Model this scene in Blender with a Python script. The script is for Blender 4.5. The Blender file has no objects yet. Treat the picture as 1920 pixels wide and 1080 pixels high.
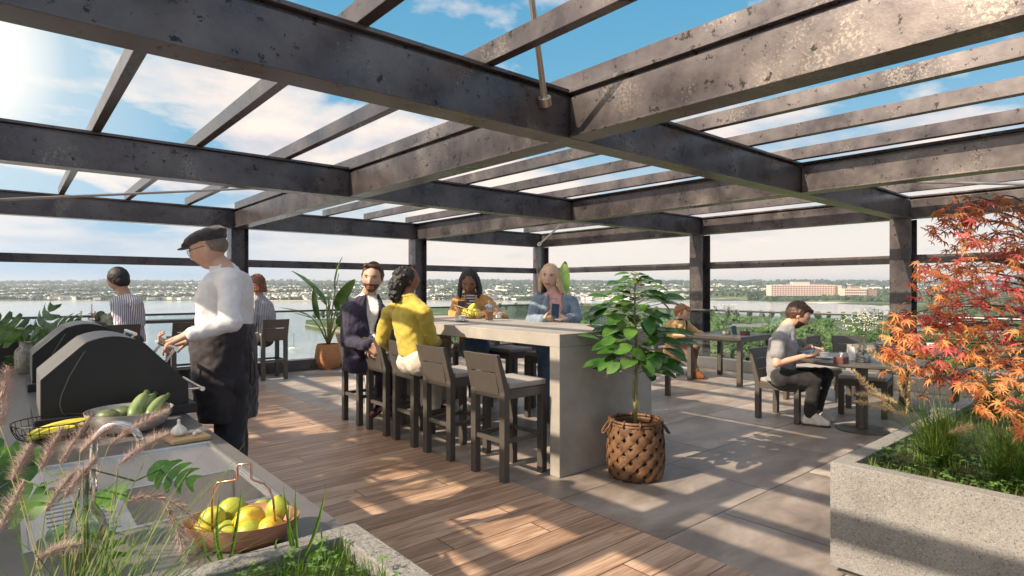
import bpy, bmesh, math, random
import numpy as np
from mathutils import Vector, Matrix, noise as mnoise
from math import sin, cos, pi, radians as R
S = bpy.context.scene
C = S.collection
rnd = random.Random(7)
# ---------------------------------------------------------------- camera
FPX = 1103.0; YAW = R(40.5); CAMZ = 1.5
cd = bpy.data.cameras.new('camera'); cam = bpy.data.objects.new('camera', cd); C.objects.link(cam)
cam.location = (0, 0, CAMZ); cam.rotation_euler = (R(90), 0, -YAW)
cd.sensor_width = 36; cd.lens = 36 * FPX / 1920; cd.clip_start = 0.05; cd.clip_end = 30000
S.camera = cam
S.view_settings.view_transform = 'Standard'; S.view_settings.look = 'None'
S.view_settings.exposure = 0.64; S.view_settings.gamma = 1; S.view_settings.use_curve_mapping = False
S.cycles.max_bounces = 8; S.cycles.transparent_max_bounces = 24; S.cycles.volume_bounces = 0
# ---------------------------------------------------------------- sun and sky
SUN_EL = R(37); SUN_AZ = (-0.985, 0.17)
sd = bpy.data.lights.new('sun', 'SUN'); sd.energy = 5.0; sd.angle = R(0.6); sd.color = (1, .83, .62)
so = bpy.data.objects.new('sun', sd); C.objects.link(so)
sv = Vector((SUN_AZ[0] * cos(SUN_EL), SUN_AZ[1] * cos(SUN_EL), sin(SUN_EL)))
so.rotation_euler = sv.to_track_quat('Z', 'Y').to_euler(); so.location = (0, 0, 30)
w = bpy.data.worlds.new('World'); S.world = w; w.use_nodes = True
def nn(nt, t, **k):
    n = nt.nodes.new(t)
    for a, b in k.items():
        if a == 'i':
            for kk, vv in b.items(): n.inputs[kk].default_value = vv
        else: setattr(n, a, b)
    return n
def ramp(nt, stops, interp='LINEAR'):
    n = nt.nodes.new('ShaderNodeValToRGB'); cr = n.color_ramp; cr.interpolation = interp
    while len(cr.elements) < len(stops): cr.elements.new(0.5)
    for e, (p, c) in zip(cr.elements, stops):
        e.position = p; e.color = (c[0], c[1], c[2], 1) if hasattr(c, '__len__') else (c, c, c, 1)
    return n
def mixc(nt, blend='MIX', fac=None):
    n = nt.nodes.new('ShaderNodeMix'); n.data_type = 'RGBA'; n.blend_type = blend
    if fac is not None: n.inputs[0].default_value = fac
    return n
def world():
    nt = w.node_tree; L = nt.links.new; nt.nodes.clear()
    out = nn(nt, 'ShaderNodeOutputWorld'); bg = nn(nt, 'ShaderNodeBackground')
    sky = nn(nt, 'ShaderNodeTexSky'); sky.sky_type = 'NISHITA'; sky.sun_disc = False
    sky.sun_elevation = SUN_EL; sky.sun_rotation = math.atan2(SUN_AZ[0], SUN_AZ[1])
    sky.air_density = 1.0; sky.dust_density = 0.8; sky.ozone_density = 2.0; sky.altitude = 30
    tc = nn(nt, 'ShaderNodeTexCoord'); sep = nn(nt, 'ShaderNodeSeparateXYZ'); L(tc.outputs['Generated'], sep.inputs[0])
    # clear-air gradient: pale low down, clean blue higher up, warmer over the open right-hand horizon
    g = ramp(nt, [(0.0, (2.9, 4.4, 6.0)), (0.10, (2.1, 3.8, 5.2)), (0.28, (1.1, 3.1, 4.6)), (0.55, (.40, 2.3, 4.0)), (1.0, (.30, 1.5, 3.2))]); L(sep.outputs['Z'], g.inputs[0])
    tint = mixc(nt, 'MIX', .90); L(sky.outputs[0], tint.inputs[6]); L(g.outputs[0], tint.inputs[7])
    hz = ramp(nt, [(0.0, 1), (0.08, .88), (0.14, .42), (0.22, .10), (0.30, 0)]); L(sep.outputs['Z'], hz.inputs[0])
    dt = nn(nt, 'ShaderNodeVectorMath', operation='DOT_PRODUCT'); L(tc.outputs['Generated'], dt.inputs[0]); dt.inputs[1].default_value = (.80, .60, 0)
    az = ramp(nt, [(0.76, .02), (0.92, 1)]); L(dt.outputs['Value'], az.inputs[0])
    mm = nn(nt, 'ShaderNodeMath', operation='MULTIPLY'); L(hz.outputs[0], mm.inputs[0]); L(az.outputs[0], mm.inputs[1])
    m1 = mixc(nt); L(mm.outputs[0], m1.inputs[0]); L(tint.outputs[2], m1.inputs[6]); m1.inputs[7].default_value = (7.0, 6.2, 5.4, 1)
    # clouds on a high plane
    zc = nn(nt, 'ShaderNodeMath', operation='MAXIMUM'); zc.inputs[1].default_value = 0.0; L(sep.outputs['Z'], zc.inputs[0])
    za = nn(nt, 'ShaderNodeMath', operation='ADD'); L(zc.outputs[0], za.inputs[0]); za.inputs[1].default_value = 0.16
    dx = nn(nt, 'ShaderNodeMath', operation='DIVIDE'); L(sep.outputs['X'], dx.inputs[0]); L(za.outputs[0], dx.inputs[1])
    dy = nn(nt, 'ShaderNodeMath', operation='DIVIDE'); L(sep.outputs['Y'], dy.inputs[0]); L(za.outputs[0], dy.inputs[1])
    cb = nn(nt, 'ShaderNodeCombineXYZ'); L(dx.outputs[0], cb.inputs[0]); L(dy.outputs[0], cb.inputs[1]); cb.inputs[2].default_value = 3.1
    n1 = nn(nt, 'ShaderNodeTexNoise', i={'Scale': 1.05, 'Detail': 10.0, 'Roughness': .56, 'Distortion': .35}); L(cb.outputs[0], n1.inputs['Vector'])
    cov = nn(nt, 'ShaderNodeVectorMath', operation='DOT_PRODUCT'); L(tc.outputs['Generated'], cov.inputs[0]); cov.inputs[1].default_value = (.12, .93, .33)
    cr = ramp(nt, [(0.50, -0.05), (0.84, 0.075), (0.97, 0.06)]); L(cov.outputs['Value'], cr.inputs[0])
    ad = nn(nt, 'ShaderNodeMath', operation='ADD'); L(n1.outputs[0], ad.inputs[0]); L(cr.outputs[0], ad.inputs[1])
    cl = ramp(nt, [(0.51, 0), (0.555, .55), (0.63, .97)]); L(ad.outputs[0], cl.inputs[0])
    low = ramp(nt, [(0.02, 0.15), (0.14, 1)]); L(sep.outputs['Z'], low.inputs[0])
    fm = nn(nt, 'ShaderNodeMath', operation='MULTIPLY'); L(cl.outputs[0], fm.inputs[0]); L(low.outputs[0], fm.inputs[1])
    n2 = nn(nt, 'ShaderNodeTexNoise', i={'Scale': 1.6, 'Detail': 6.0, 'Roughness': .6}); L(cb.outputs[0], n2.inputs['Vector'])
    cc = ramp(nt, [(0.35, (4.4, 4.4, 4.9)), (0.56, (7.4, 6.3, 5.5))]); L(n2.outputs[0], cc.inputs[0])
    m2 = mixc(nt); L(fm.outputs[0], m2.inputs[0]); L(m1.outputs[2], m2.inputs[6]); L(cc.outputs[0], m2.inputs[7])
    # sun glow behind thin cloud, left of the view
    gd = nn(nt, 'ShaderNodeVectorMath', operation='DOT_PRODUCT'); L(tc.outputs['Generated'], gd.inputs[0])
    gv = Vector((-.10, 1, .30)).normalized(); gd.inputs[1].default_value = gv
    gr = ramp(nt, [(0.955, 0), (0.988, .25), (1.0, 1)]); L(gd.outputs['Value'], gr.inputs[0])
    m3 = mixc(nt, 'MIX'); L(gr.outputs[0], m3.inputs[0]); L(m2.outputs[2], m3.inputs[6]); m3.inputs[7].default_value = (9.5, 8.6, 7.4, 1)
    # broad glow added round the out-of-frame sun, warm fill from the left
    sg = nn(nt, 'ShaderNodeVectorMath', operation='DOT_PRODUCT'); L(tc.outputs['Generated'], sg.inputs[0]); sg.inputs[1].default_value = sv
    sr = ramp(nt, [(0.42, (0, 0, 0)), (0.70, (1.9, 1.65, 1.35)), (0.90, (7, 5.9, 4.5)), (1.0, (26, 21, 15))]); L(sg.outputs['Value'], sr.inputs[0])
    aa = nn(nt, 'ShaderNodeVectorMath', operation='ADD'); L(m3.outputs[2], aa.inputs[0]); L(sr.outputs[0], aa.inputs[1]); m3o = aa.outputs[0]
    # unseen sky behind the viewer, brightness added to lift the shaded sides
    bk = nn(nt, 'ShaderNodeVectorMath', operation='DOT_PRODUCT'); L(tc.outputs['Generated'], bk.inputs[0]); bk.inputs[1].default_value = Vector((-.55, -.75, .35)).normalized()
    br_ = ramp(nt, [(0.15, (0, 0, 0)), (0.5, (1.0, .92, .85)), (1.0, (2.0, 1.9, 1.7))]); L(bk.outputs['Value'], br_.inputs[0])
    ab = nn(nt, 'ShaderNodeVectorMath', operation='ADD'); L(m3o, ab.inputs[0]); L(br_.outputs[0], ab.inputs[1])
    L(ab.outputs[0], bg.inputs[0]); bg.inputs[1].default_value = 0.10
    L(bg.outputs[0], out.inputs[0])
world()
# ---------------------------------------------------------------- helpers
RT = Vector((cos(YAW), -sin(YAW), 0)); FW = Vector((sin(YAW), cos(YAW), 0)); UP = Vector((0, 0, 1))
def W(u, v, d):                       # pixel of the photograph + distance ahead -> point in the place
    return RT * ((u - 960) / FPX * d) + FW * d + UP * (CAMZ + (540 - v) / FPX * d)
def G(u, v, z=0.0):                   # pixel -> point on a level at height z
    return W(u, v, (CAMZ - z) * FPX / (v - 540))
def cv(r, f, z): return RT * r + FW * f + UP * z
def tag(o, label=None, cat=None, group=None, kind=None):
    for k, v_ in (('label', label), ('category', cat), ('group', group), ('kind', kind)):
        if v_ is not None: o[k] = v_
    return o
def thing(name, label, cat, loc=(0, 0, 0), group=None, kind=None):
    o = bpy.data.objects.new(name, None); C.objects.link(o); o.location = loc; o.empty_display_size = .1
    return tag(o, label, cat, group, kind)
def wloc(o):
    p = Vector((0, 0, 0))
    while o is not None: p += o.location; o = o.parent
    return p
class MB:
    def __init__(s): s.v = []; s.f = []; s.mi = []; s.cur = 0
    def add(s, vs, fs):
        b = len(s.v); s.v.extend([tuple(p) for p in vs]); s.f.extend([tuple(i + b for i in f) for f in fs]); s.mi.extend([s.cur] * len(fs)); return s
    def box(s, x0, x1, y0, y1, z0, z1):
        return s.add([(x0, y0, z0), (x1, y0, z0), (x1, y1, z0), (x0, y1, z0), (x0, y0, z1), (x1, y0, z1), (x1, y1, z1), (x0, y1, z1)],
                     [(0, 3, 2, 1), (4, 5, 6, 7), (0, 1, 5, 4), (1, 2, 6, 5), (2, 3, 7, 6), (3, 0, 4, 7)])
    def obox(s, c, sz, M=None):
        M = M or Matrix.Identity(3); c = Vector(c); a, b, d = [q / 2 for q in sz]
        vs = [c + M @ Vector(p) for p in [(-a, -b, -d), (a, -b, -d), (a, b, -d), (-a, b, -d), (-a, -b, d), (a, -b, d), (a, b, d), (-a, b, d)]]
        return s.add(vs, [(0, 3, 2, 1), (4, 5, 6, 7), (0, 1, 5, 4), (1, 2, 6, 5), (2, 3, 7, 6), (3, 0, 4, 7)])
    def prism(s, poly, axis, a, b):   # polygon in the two other axes, extruded along axis from a to b
        n = len(poly)
        def mk(p, t): return {0: (t, p[0], p[1]), 1: (p[0], t, p[1]), 2: (p[0], p[1], t)}[axis]
        vs = [mk(p, a) for p in poly] + [mk(p, b) for p in poly]
        return s.add(vs, [tuple(range(n))[::-1], tuple(range(n, 2 * n))] + [(i, (i + 1) % n, n + (i + 1) % n, n + i) for i in range(n)])
    def loft(s, rings, cap=True):
        n = len(rings[0]); vs = [p for r in rings for p in r]; fs = []
        for k in range(len(rings) - 1):
            for i in range(n): fs.append((k * n + i, k * n + (i + 1) % n, (k + 1) * n + (i + 1) % n, (k + 1) * n + i))
        if cap: fs.append(tuple(range(n))[::-1]); fs.append(tuple(range((len(rings) - 1) * n, len(rings) * n)))
        return s.add(vs, fs)
    def tube(s, pts, rad, n=8, closed=False):
        pts = [Vector(p) for p in pts]; m = len(pts)
        rads = rad if hasattr(rad, '__len__') else [rad] * m
        rings = []; prev = None
        for i, p in enumerate(pts):
            if closed: t = pts[(i + 1) % m] - pts[i - 1]
            else: t = pts[min(i + 1, m - 1)] - pts[max(i - 1, 0)]
            t.normalize()
            if prev is None:
                a = Vector((0, 0, 1)) if abs(t.z) < .9 else Vector((1, 0, 0)); x = t.cross(a).normalized()
            else:
                x = (prev - t * prev.dot(t)).normalized()
            prev = x; y = t.cross(x)
            rings.append([p + (x * cos(2 * pi * k / n) + y * sin(2 * pi * k / n)) * rads[i] for k in range(n)])
        if closed: rings.append(rings[0])
        return s.loft(rings, cap=not closed)
    def lathe(s, prof, c=(0, 0, 0), n=32, sx=1, sy=1, rot=0):
        c = Vector(c); rings = []
        for r, z in prof:
            rings.append([c + Vector((r * cos(2 * pi * k / n + rot) * sx, r * sin(2 * pi * k / n + rot) * sy, z)) for k in range(n)])
        return s.loft(rings)
    def ell(s, c, r, M=None, nu=16, nv=10):
        M = M or Matrix.Identity(3); c = Vector(c); rings = []
        for j in range(nv + 1):
            th = pi * (j * .996 + .02) / nv if 0 < j < nv else (0.02 if j == 0 else pi - .02)
            rings.append([c + M @ Vector((r[0] * sin(th) * cos(2 * pi * k / nu), r[1] * sin(th) * sin(2 * pi * k / nu), -r[2] * cos(th))) for k in range(nu)])
        return s.loft(rings)
    def cap(s, p0, r0, p1, r1, n=12): # tapered capsule
        p0 = Vector(p0); p1 = Vector(p1); t = (p1 - p0)
        if t.length < 1e-6: t = Vector((0, 0, 1e-4))
        L_ = t.length; t = t / L_; q = []
        for k in range(4): a = pi / 2 * (1 - k / 4.0); q.append((-sin(a) * r0, cos(a) * r0 + 1e-5))
        for k in range(5): a = pi / 2 * (k / 4.0); q.append((L_ + sin(a) * r1, cos(a) * r1 + 1e-5))
        a_ = Vector((0, 0, 1)) if abs(t.z) < .9 else Vector((1, 0, 0)); x = t.cross(a_).normalized(); y = t.cross(x)
        return s.loft([[p0 + t * h + (x * cos(2 * pi * k / n) + y * sin(2 * pi * k / n)) * r for k in range(n)] for h, r in q])
    def build(s, name, mats, parent=None, smooth=False, bevel=0, label=None, seg=2):
        off = wloc(parent) if parent is not None else Vector((0, 0, 0))
        A = np.array(s.v, dtype=np.float64) - np.array(off) if s.v else np.zeros((0, 3))
        me = bpy.data.meshes.new(name); me.from_pydata(A.tolist(), [], s.f)
        ms = mats if isinstance(mats, (list, tuple)) else [mats]
        for m in ms: me.materials.append(m)
        if len(ms) > 1: me.polygons.foreach_set('material_index', s.mi)
        if smooth is True: me.polygons.foreach_set('use_smooth', [True] * len(s.f))
        elif smooth: 
            me.polygons.foreach_set('use_smooth', [True] * len(s.f))
            me.set_sharp_from_angle(angle=smooth)
        me.update()
        o = bpy.data.objects.new(name, me); C.objects.link(o); o.parent = parent
        if bevel:
            b = o.modifiers.new('b', 'BEVEL'); b.width = bevel; b.segments = seg; b.limit_method = 'ANGLE'; b.angle_limit = R(35)
        if label: o['label'] = label
        return o
def kids(o): return [c for c in bpy.data.objects if c.parent == o]
_tree = {}
def tree_of(o):
    if o.name not in _tree: _tree[o.name] = [(c, tree_of(c)) for c in kids(o)]
    return _tree[o.name]
def copy_tree(o, parent=None, tr=None):
    tr = tree_of(o) if tr is None else tr
    c = o.copy(); C.objects.link(c); c.parent = parent
    for ch, sub in tr: copy_tree(ch, c, sub)
    return c
def bool_slots(o, f):  # set material index by a function of face centre (object space)
    me = o.data; me.polygons.foreach_set('material_index', [f(p.center) for p in me.polygons])
# ---------------------------------------------------------------- materials
def pm(name, c1, c2=None, scale=8, rough=.6, metal=0, bump=0, bscale=None, detail=5, stretch=None, lo=.35, hi=.65, spec=.5, r2=None, sub=0, trans=0, coat=0, emit=None, bdist=.01, coord='Object', c3=None, c3scale=2, sheen=0):
    m = bpy.data.materials.new(name); m.use_nodes = True; nt = m.node_tree; L = nt.links.new
    b = nt.nodes['Principled BSDF']; b.inputs['Roughness'].default_value = rough; b.inputs['Metallic'].default_value = metal
    b.inputs['Specular IOR Level'].default_value = spec; b.inputs['Base Color'].default_value = (*c1, 1)
    if coat: b.inputs['Coat Weight'].default_value = coat; b.inputs['Coat Roughness'].default_value = .1
    if trans: b.inputs['Transmission Weight'].default_value = trans
    if sub: b.inputs['Subsurface Weight'].default_value = sub; b.inputs['Subsurface Radius'].default_value = (.01, .004, .002); b.inputs['Subsurface Scale'].default_value = 1
    if sheen: b.inputs['Sheen Weight'].default_value = sheen
    if emit: b.inputs['Emission Color'].default_value = (*emit[0], 1); b.inputs['Emission Strength'].default_value = emit[1]
    tc = nn(nt, 'ShaderNodeTexCoord'); src = tc.outputs[coord]
    if stretch:
        mp = nn(nt, 'ShaderNodeMapping'); mp.inputs['Scale'].default_value = stretch; L(src, mp.inputs[0]); src = mp.outputs[0]
    if c2:
        n = nn(nt, 'ShaderNodeTexNoise', i={'Scale': scale, 'Detail': detail, 'Roughness': .6}); L(src, n.inputs['Vector'])
        r = ramp(nt, [(lo, c1), (hi, c2)]); L(n.outputs[0], r.inputs[0]); col = r.outputs[0]
        if c3:
            n3 = nn(nt, 'ShaderNodeTexNoise', i={'Scale': c3scale, 'Detail': 3.0}); L(src, n3.inputs['Vector'])
            r3 = ramp(nt, [(.4, 0), (.62, 1)]); L(n3.outputs[0], r3.inputs[0]); mx = mixc(nt); L(r3.outputs[0], mx.inputs[0]); L(col, mx.inputs[6]); mx.inputs[7].default_value = (*c3, 1); col = mx.outputs[2]
        L(col, b.inputs['Base Color'])
        if r2 is not None:
            rr = ramp(nt, [(lo, rough), (hi, r2)]); L(n.outputs[0], rr.inputs[0]); L(rr.outputs[0], b.inputs['Roughness'])
    if bump:
        n4 = nn(nt, 'ShaderNodeTexNoise', i={'Scale': bscale or scale * 4, 'Detail': 4.0}); L(src, n4.inputs['Vector'])
        bp = nn(nt, 'ShaderNodeBump'); bp.inputs['Strength'].default_value = bump; bp.inputs['Distance'].default_value = bdist
        L(n4.outputs[0], bp.inputs['Height']); L(bp.outputs[0], b.inputs['Normal'])
    return m
def leafmat(name, c1, c2, scale=3, tl=.35, rough=.45, coord='Object', c3=None):
    m = bpy.data.materials.new(name); m.use_nodes = True; nt = m.node_tree; L = nt.links.new
    b = nt.nodes['Principled BSDF']; b.inputs['Roughness'].default_value = rough
    o = nt.nodes['Material Output']; tc = nn(nt, 'ShaderNodeTexCoord')
    n = nn(nt, 'ShaderNodeTexNoise', i={'Scale': scale, 'Detail': 4.0, 'Roughness': .6}); L(tc.outputs[coord], n.inputs['Vector'])
    st = [(.36, c1), (.62, c2)] if c3 is None else [(.33, c1), (.5, c2), (.66, c3)]
    r = ramp(nt, st); L(n.outputs[0], r.inputs[0]); L(r.outputs[0], b.inputs['Base Color'])
    t = nn(nt, 'ShaderNodeBsdfTranslucent'); g = nn(nt, 'ShaderNodeMix'); 
    hs = nn(nt, 'ShaderNodeHueSaturation', i={'Saturation': 1.15, 'Value': 1.5}); L(r.outputs[0], hs.inputs['Color']); L(hs.outputs[0], t.inputs[0])
    mx = nn(nt, 'ShaderNodeMixShader'); mx.inputs[0].default_value = tl; L(b.outputs[0], mx.inputs[1]); L(t.outputs[0], mx.inputs[2]); L(mx.outputs[0], o.inputs[0])
    return m
def glassmat(name, tint=(.93, .97, .97), refl=.08, rough=.02, opac=0.0, col=(.8, .85, .85)):
    m = bpy.data.materials.new(name); m.use_nodes = True; nt = m.node_tree; L = nt.links.new; nt.nodes.clear()
    o = nn(nt, 'ShaderNodeOutputMaterial'); t = nn(nt, 'ShaderNodeBsdfTransparent'); t.inputs[0].default_value = (*tint, 1)
    g = nn(nt, 'ShaderNodeBsdfGlossy'); g.inputs['Roughness'].default_value = rough
    lw = nn(nt, 'ShaderNodeLayerWeight'); lw.inputs[0].default_value = .35
    mr = nn(nt, 'ShaderNodeMapRange'); mr.inputs['To Min'].default_value = refl; mr.inputs['To Max'].default_value = .75; L(lw.outputs['Fresnel'], mr.inputs[0])
    mx = nn(nt, 'ShaderNodeMixShader'); L(mr.outputs[0], mx.inputs[0]); L(t.outputs[0], mx.inputs[1]); L(g.outputs[0], mx.inputs[2])
    out = mx.outputs[0]
    if opac:
        d = nn(nt, 'ShaderNodeBsdfDiffuse'); d.inputs[0].default_value = (*col, 1); m2 = nn(nt, 'ShaderNodeMixShader'); m2.inputs[0].default_value = opac
        L(out, m2.inputs[1]); L(d.outputs[0], m2.inputs[2]); out = m2.outputs[0]
    L(out, o.inputs[0]); return m
# ---------------------------------------------------------------- the terrace
def steel_mat():
    m = bpy.data.materials.new('weathered_steel'); m.use_nodes = True; nt = m.node_tree; L = nt.links.new; b = nt.nodes['Principled BSDF']
    tc = nn(nt, 'ShaderNodeTexCoord'); src = tc.outputs['Object']
    n = nn(nt, 'ShaderNodeTexNoise', i={'Scale': 2.2, 'Detail': 6.0, 'Roughness': .65}); L(src, n.inputs['Vector'])
    r = ramp(nt, [(.35, (.068, .058, .064)), (.65, (.145, .127, .128))]); L(n.outputs[0], r.inputs[0])
    n2 = nn(nt, 'ShaderNodeTexNoise', i={'Scale': 60, 'Detail': 9.0, 'Roughness': .72}); L(src, n2.inputs['Vector'])
    n3 = nn(nt, 'ShaderNodeTexNoise', i={'Scale': 2.6, 'Detail': 2.0}); L(src, n3.inputs['Vector'])
    mu = nn(nt, 'ShaderNodeMath', operation='MULTIPLY'); L(n2.outputs[0], mu.inputs[0]); L(n3.outputs[0], mu.inputs[1])
    k = ramp(nt, [(.322, 0), (.39, .5)]); L(mu.outputs[0], k.inputs[0])
    mx = mixc(nt); L(k.outputs[0], mx.inputs[0]); L(r.outputs[0], mx.inputs[6]); mx.inputs[7].default_value = (.34, .30, .25, 1)
    n5 = nn(nt, 'ShaderNodeTexNoise', i={'Scale': 15, 'Detail': 6.0, 'Roughness': .7}); mp = nn(nt, 'ShaderNodeMapping'); mp.inputs['Location'].default_value = (9, 3, 5); L(src, mp.inputs[0]); L(mp.outputs[0], n5.inputs['Vector'])
    k2 = ramp(nt, [(.60, 0), (.635, 1)]); L(n5.outputs[0], k2.inputs[0])
    mx2 = mixc(nt); L(k2.outputs[0], mx2.inputs[0]); L(mx.outputs[2], mx2.inputs[6]); mx2.inputs[7].default_value = (.025, .022, .022, 1)
    L(mx2.outputs[2], b.inputs['Base Color'])
    b.inputs['Metallic'].default_value = .6
    rr = ramp(nt, [(.3, .22), (.7, .40)]); L(n.outputs[0], rr.inputs[0]); L(rr.outputs[0], b.inputs['Roughness'])
    bp = nn(nt, 'ShaderNodeBump'); bp.inputs['Strength'].default_value = .12; bp.inputs['Distance'].default_value = .004; L(n2.outputs[0], bp.inputs['Height']); L(bp.outputs[0], b.inputs['Normal'])
    return m
STEEL = steel_mat()
ROD = pm('rod_steel', (.52, .48, .44), rough=.35, metal=.9)
def floor_tile_mat():
    m = bpy.data.materials.new('stone_tiles'); m.use_nodes = True; nt = m.node_tree; L = nt.links.new; b = nt.nodes['Principled BSDF']
    tc = nn(nt, 'ShaderNodeTexCoord'); src = tc.outputs['Object']
    mp = nn(nt, 'ShaderNodeMapping'); mp.inputs['Location'].default_value = (-2.95 + 1.3 * .5, -2.08, 0); L(src, mp.inputs[0])
    br = nn(nt, 'ShaderNodeTexBrick', offset=.5, i={'Scale': 1.0, 'Mortar Size': .006, 'Mortar Smooth': .2, 'Brick Width': 1.32, 'Row Height': .87, 'Bias': 0.0})
    br.inputs['Color1'].default_value = (.0, .0, .0, 1); br.inputs['Color2'].default_value = (1, 1, 1, 1); br.inputs['Mortar'].default_value = (.5, .5, .5, 1)
    L(mp.outputs[0], br.inputs['Vector'])
    n = nn(nt, 'ShaderNodeTexNoise', i={'Scale': 1.3, 'Detail': 9.0, 'Roughness': .68, 'Distortion': .6}); mp2 = nn(nt, 'ShaderNodeMapping'); mp2.inputs['Scale'].default_value = (1, 2.2, 1); L(src, mp2.inputs[0])
    va = nn(nt, 'ShaderNodeVectorMath', operation='ADD'); L(mp2.outputs[0], va.inputs[0]); sc = nn(nt, 'ShaderNodeVectorMath', operation='SCALE'); L(br.outputs['Color'], sc.inputs[0]); sc.inputs['Scale'].default_value = 7
    L(sc.outputs[0], va.inputs[1]); L(va.outputs[0], n.inputs['Vector'])
    r = ramp(nt, [(.30, (.21, .178, .155)), (.48, (.37, .32, .285)), (.68, (.55, .50, .46))]); L(n.outputs[0], r.inputs[0])
    tr = ramp(nt, [(0, (.60, .58, .58)), (1, (1.14, 1.10, 1.05))]); L(br.outputs['Color'], tr.inputs[0])
    mx = mixc(nt, 'MULTIPLY', 1); L(r.outputs[0], mx.inputs[6]); L(tr.outputs[0], mx.inputs[7])
    mm = mixc(nt); L(br.outputs['Fac'], mm.inputs[0]); L(mx.outputs[2], mm.inputs[6]); mm.inputs[7].default_value = (.07, .06, .055, 1)
    L(mm.outputs[2], b.inputs['Base Color'])
    rr = ramp(nt, [(.3, .34), (.7, .58)]); L(n.outputs[0], rr.inputs[0]); L(rr.outputs[0], b.inputs['Roughness'])
    bp = nn(nt, 'ShaderNodeBump'); bp.inputs['Strength'].default_value = .35; bp.inputs['Distance'].default_value = .004
    iv = nn(nt, 'ShaderNodeMath', operation='MULTIPLY_ADD'); L(br.outputs['Fac'], iv.inputs[0]); iv.inputs[1].default_value = -2.0; L(n.outputs[0], iv.inputs[2]); L(iv.outputs[0], bp.inputs['Height']); L(bp.outputs[0], b.inputs['Normal'])
    return m
def wood_mat():
    m = bpy.data.materials.new('oak_planks'); m.use_nodes = True; nt = m.node_tree; L = nt.links.new; b = nt.nodes['Principled BSDF']
    tc = nn(nt, 'ShaderNodeTexCoord'); src = tc.outputs['Object']
    br = nn(nt, 'ShaderNodeTexBrick', offset=.37, i={'Scale': 1.0, 'Mortar Size': .0035, 'Mortar Smooth': .1, 'Brick Width': 1.55, 'Row Height': .185, 'Bias': 0.0})
    br.offset_frequency = 2; br.squash = 1.25; br.squash_frequency = 3
    br.inputs['Color1'].default_value = (0, 0, 0, 1); br.inputs['Color2'].default_value = (1, 1, 1, 1); br.inputs['Mortar'].default_value = (.5, .5, .5, 1)
    L(src, br.inputs['Vector'])
    sc = nn(nt, 'ShaderNodeVectorMath', operation='SCALE'); L(br.outputs['Color'], sc.inputs[0]); sc.inputs['Scale'].default_value = 13
    va = nn(nt, 'ShaderNodeVectorMath', operation='ADD'); L(src, va.inputs[0]); L(sc.outputs[0], va.inputs[1])
    mp = nn(nt, 'ShaderNodeMapping'); mp.inputs['Scale'].default_value = (.55, 5.0, 1); L(va.outputs[0], mp.inputs[0])
    n0 = nn(nt, 'ShaderNodeTexNoise', i={'Scale': 1.5, 'Detail': 2.0, 'Distortion': .9}); L(mp.outputs[0], n0.inputs['Vector'])
    ml = nn(nt, 'ShaderNodeMath', operation='MULTIPLY'); L(n0.outputs[0], ml.inputs[0]); ml.inputs[1].default_value = 21.0
    fr = nn(nt, 'ShaderNodeMath', operation='SINE'); L(ml.outputs[0], fr.inputs[0])
    n1 = nn(nt, 'ShaderNodeTexNoise', i={'Scale': 9, 'Detail': 8.0, 'Roughness': .7}); mp1 = nn(nt, 'ShaderNodeMapping'); mp1.inputs['Scale'].default_value = (.35, 7, 1); L(va.outputs[0], mp1.inputs[0]); L(mp1.outputs[0], n1.inputs['Vector'])
    m_ = nn(nt, 'ShaderNodeMath', operation='MULTIPLY_ADD'); L(fr.outputs[0], m_.inputs[0]); m_.inputs[1].default_value = .10; L(n1.outputs[0], m_.inputs[2])
    r = ramp(nt, [(.30, (.24, .145, .095)), (.50, (.40, .265, .185)), (.70, (.54, .39, .29))]); L(m_.outputs[0], r.inputs[0])
    tr = ramp(nt, [(0, (.78, .76, .76)), (1, (1.12, 1.1, 1.08))]); L(br.outputs['Color'], tr.inputs[0])
    mx = mixc(nt, 'MULTIPLY', 1); L(r.outputs[0], mx.inputs[6]); L(tr.outputs[0], mx.inputs[7])
    # knots
    vo = nn(nt, 'ShaderNodeTexVoronoi', i={'Scale': 1.7}); mp3 = nn(nt, 'ShaderNodeMapping'); mp3.inputs['Scale'].default_value = (1, 2.2, 1); L(va.outputs[0], mp3.inputs[0]); L(mp3.outputs[0], vo.inputs['Vector'])
    kn = ramp(nt, [(.02, 1), (.09, 0)]); L(vo.outputs['Distance'], kn.inputs[0])
    mk = mixc(nt); L(kn.outputs[0], mk.inputs[0]); L(mx.outputs[2], mk.inputs[6]); mk.inputs[7].default_value = (.12, .06, .035, 1)
    mm = mixc(nt); L(br.outputs['Fac'], mm.inputs[0]); L(mk.outputs[2], mm.inputs[6]); mm.inputs[7].default_value = (.03, .02, .015, 1)
    L(mm.outputs[2], b.inputs['Base Color']); b.inputs['Roughness'].default_value = .42
    bp = nn(nt, 'ShaderNodeBump'); bp.inputs['Strength'].default_value = .4; bp.inputs['Distance'].default_value = .003
    iv = nn(nt, 'ShaderNodeMath', operation='MULTIPLY_ADD'); L(br.outputs['Fac'], iv.inputs[0]); iv.inputs[1].default_value = -2.0; L(m_.outputs[0], iv.inputs[2]); L(iv.outputs[0], bp.inputs['Height']); L(bp.outputs[0], b.inputs['Normal'])
    return m
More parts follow.
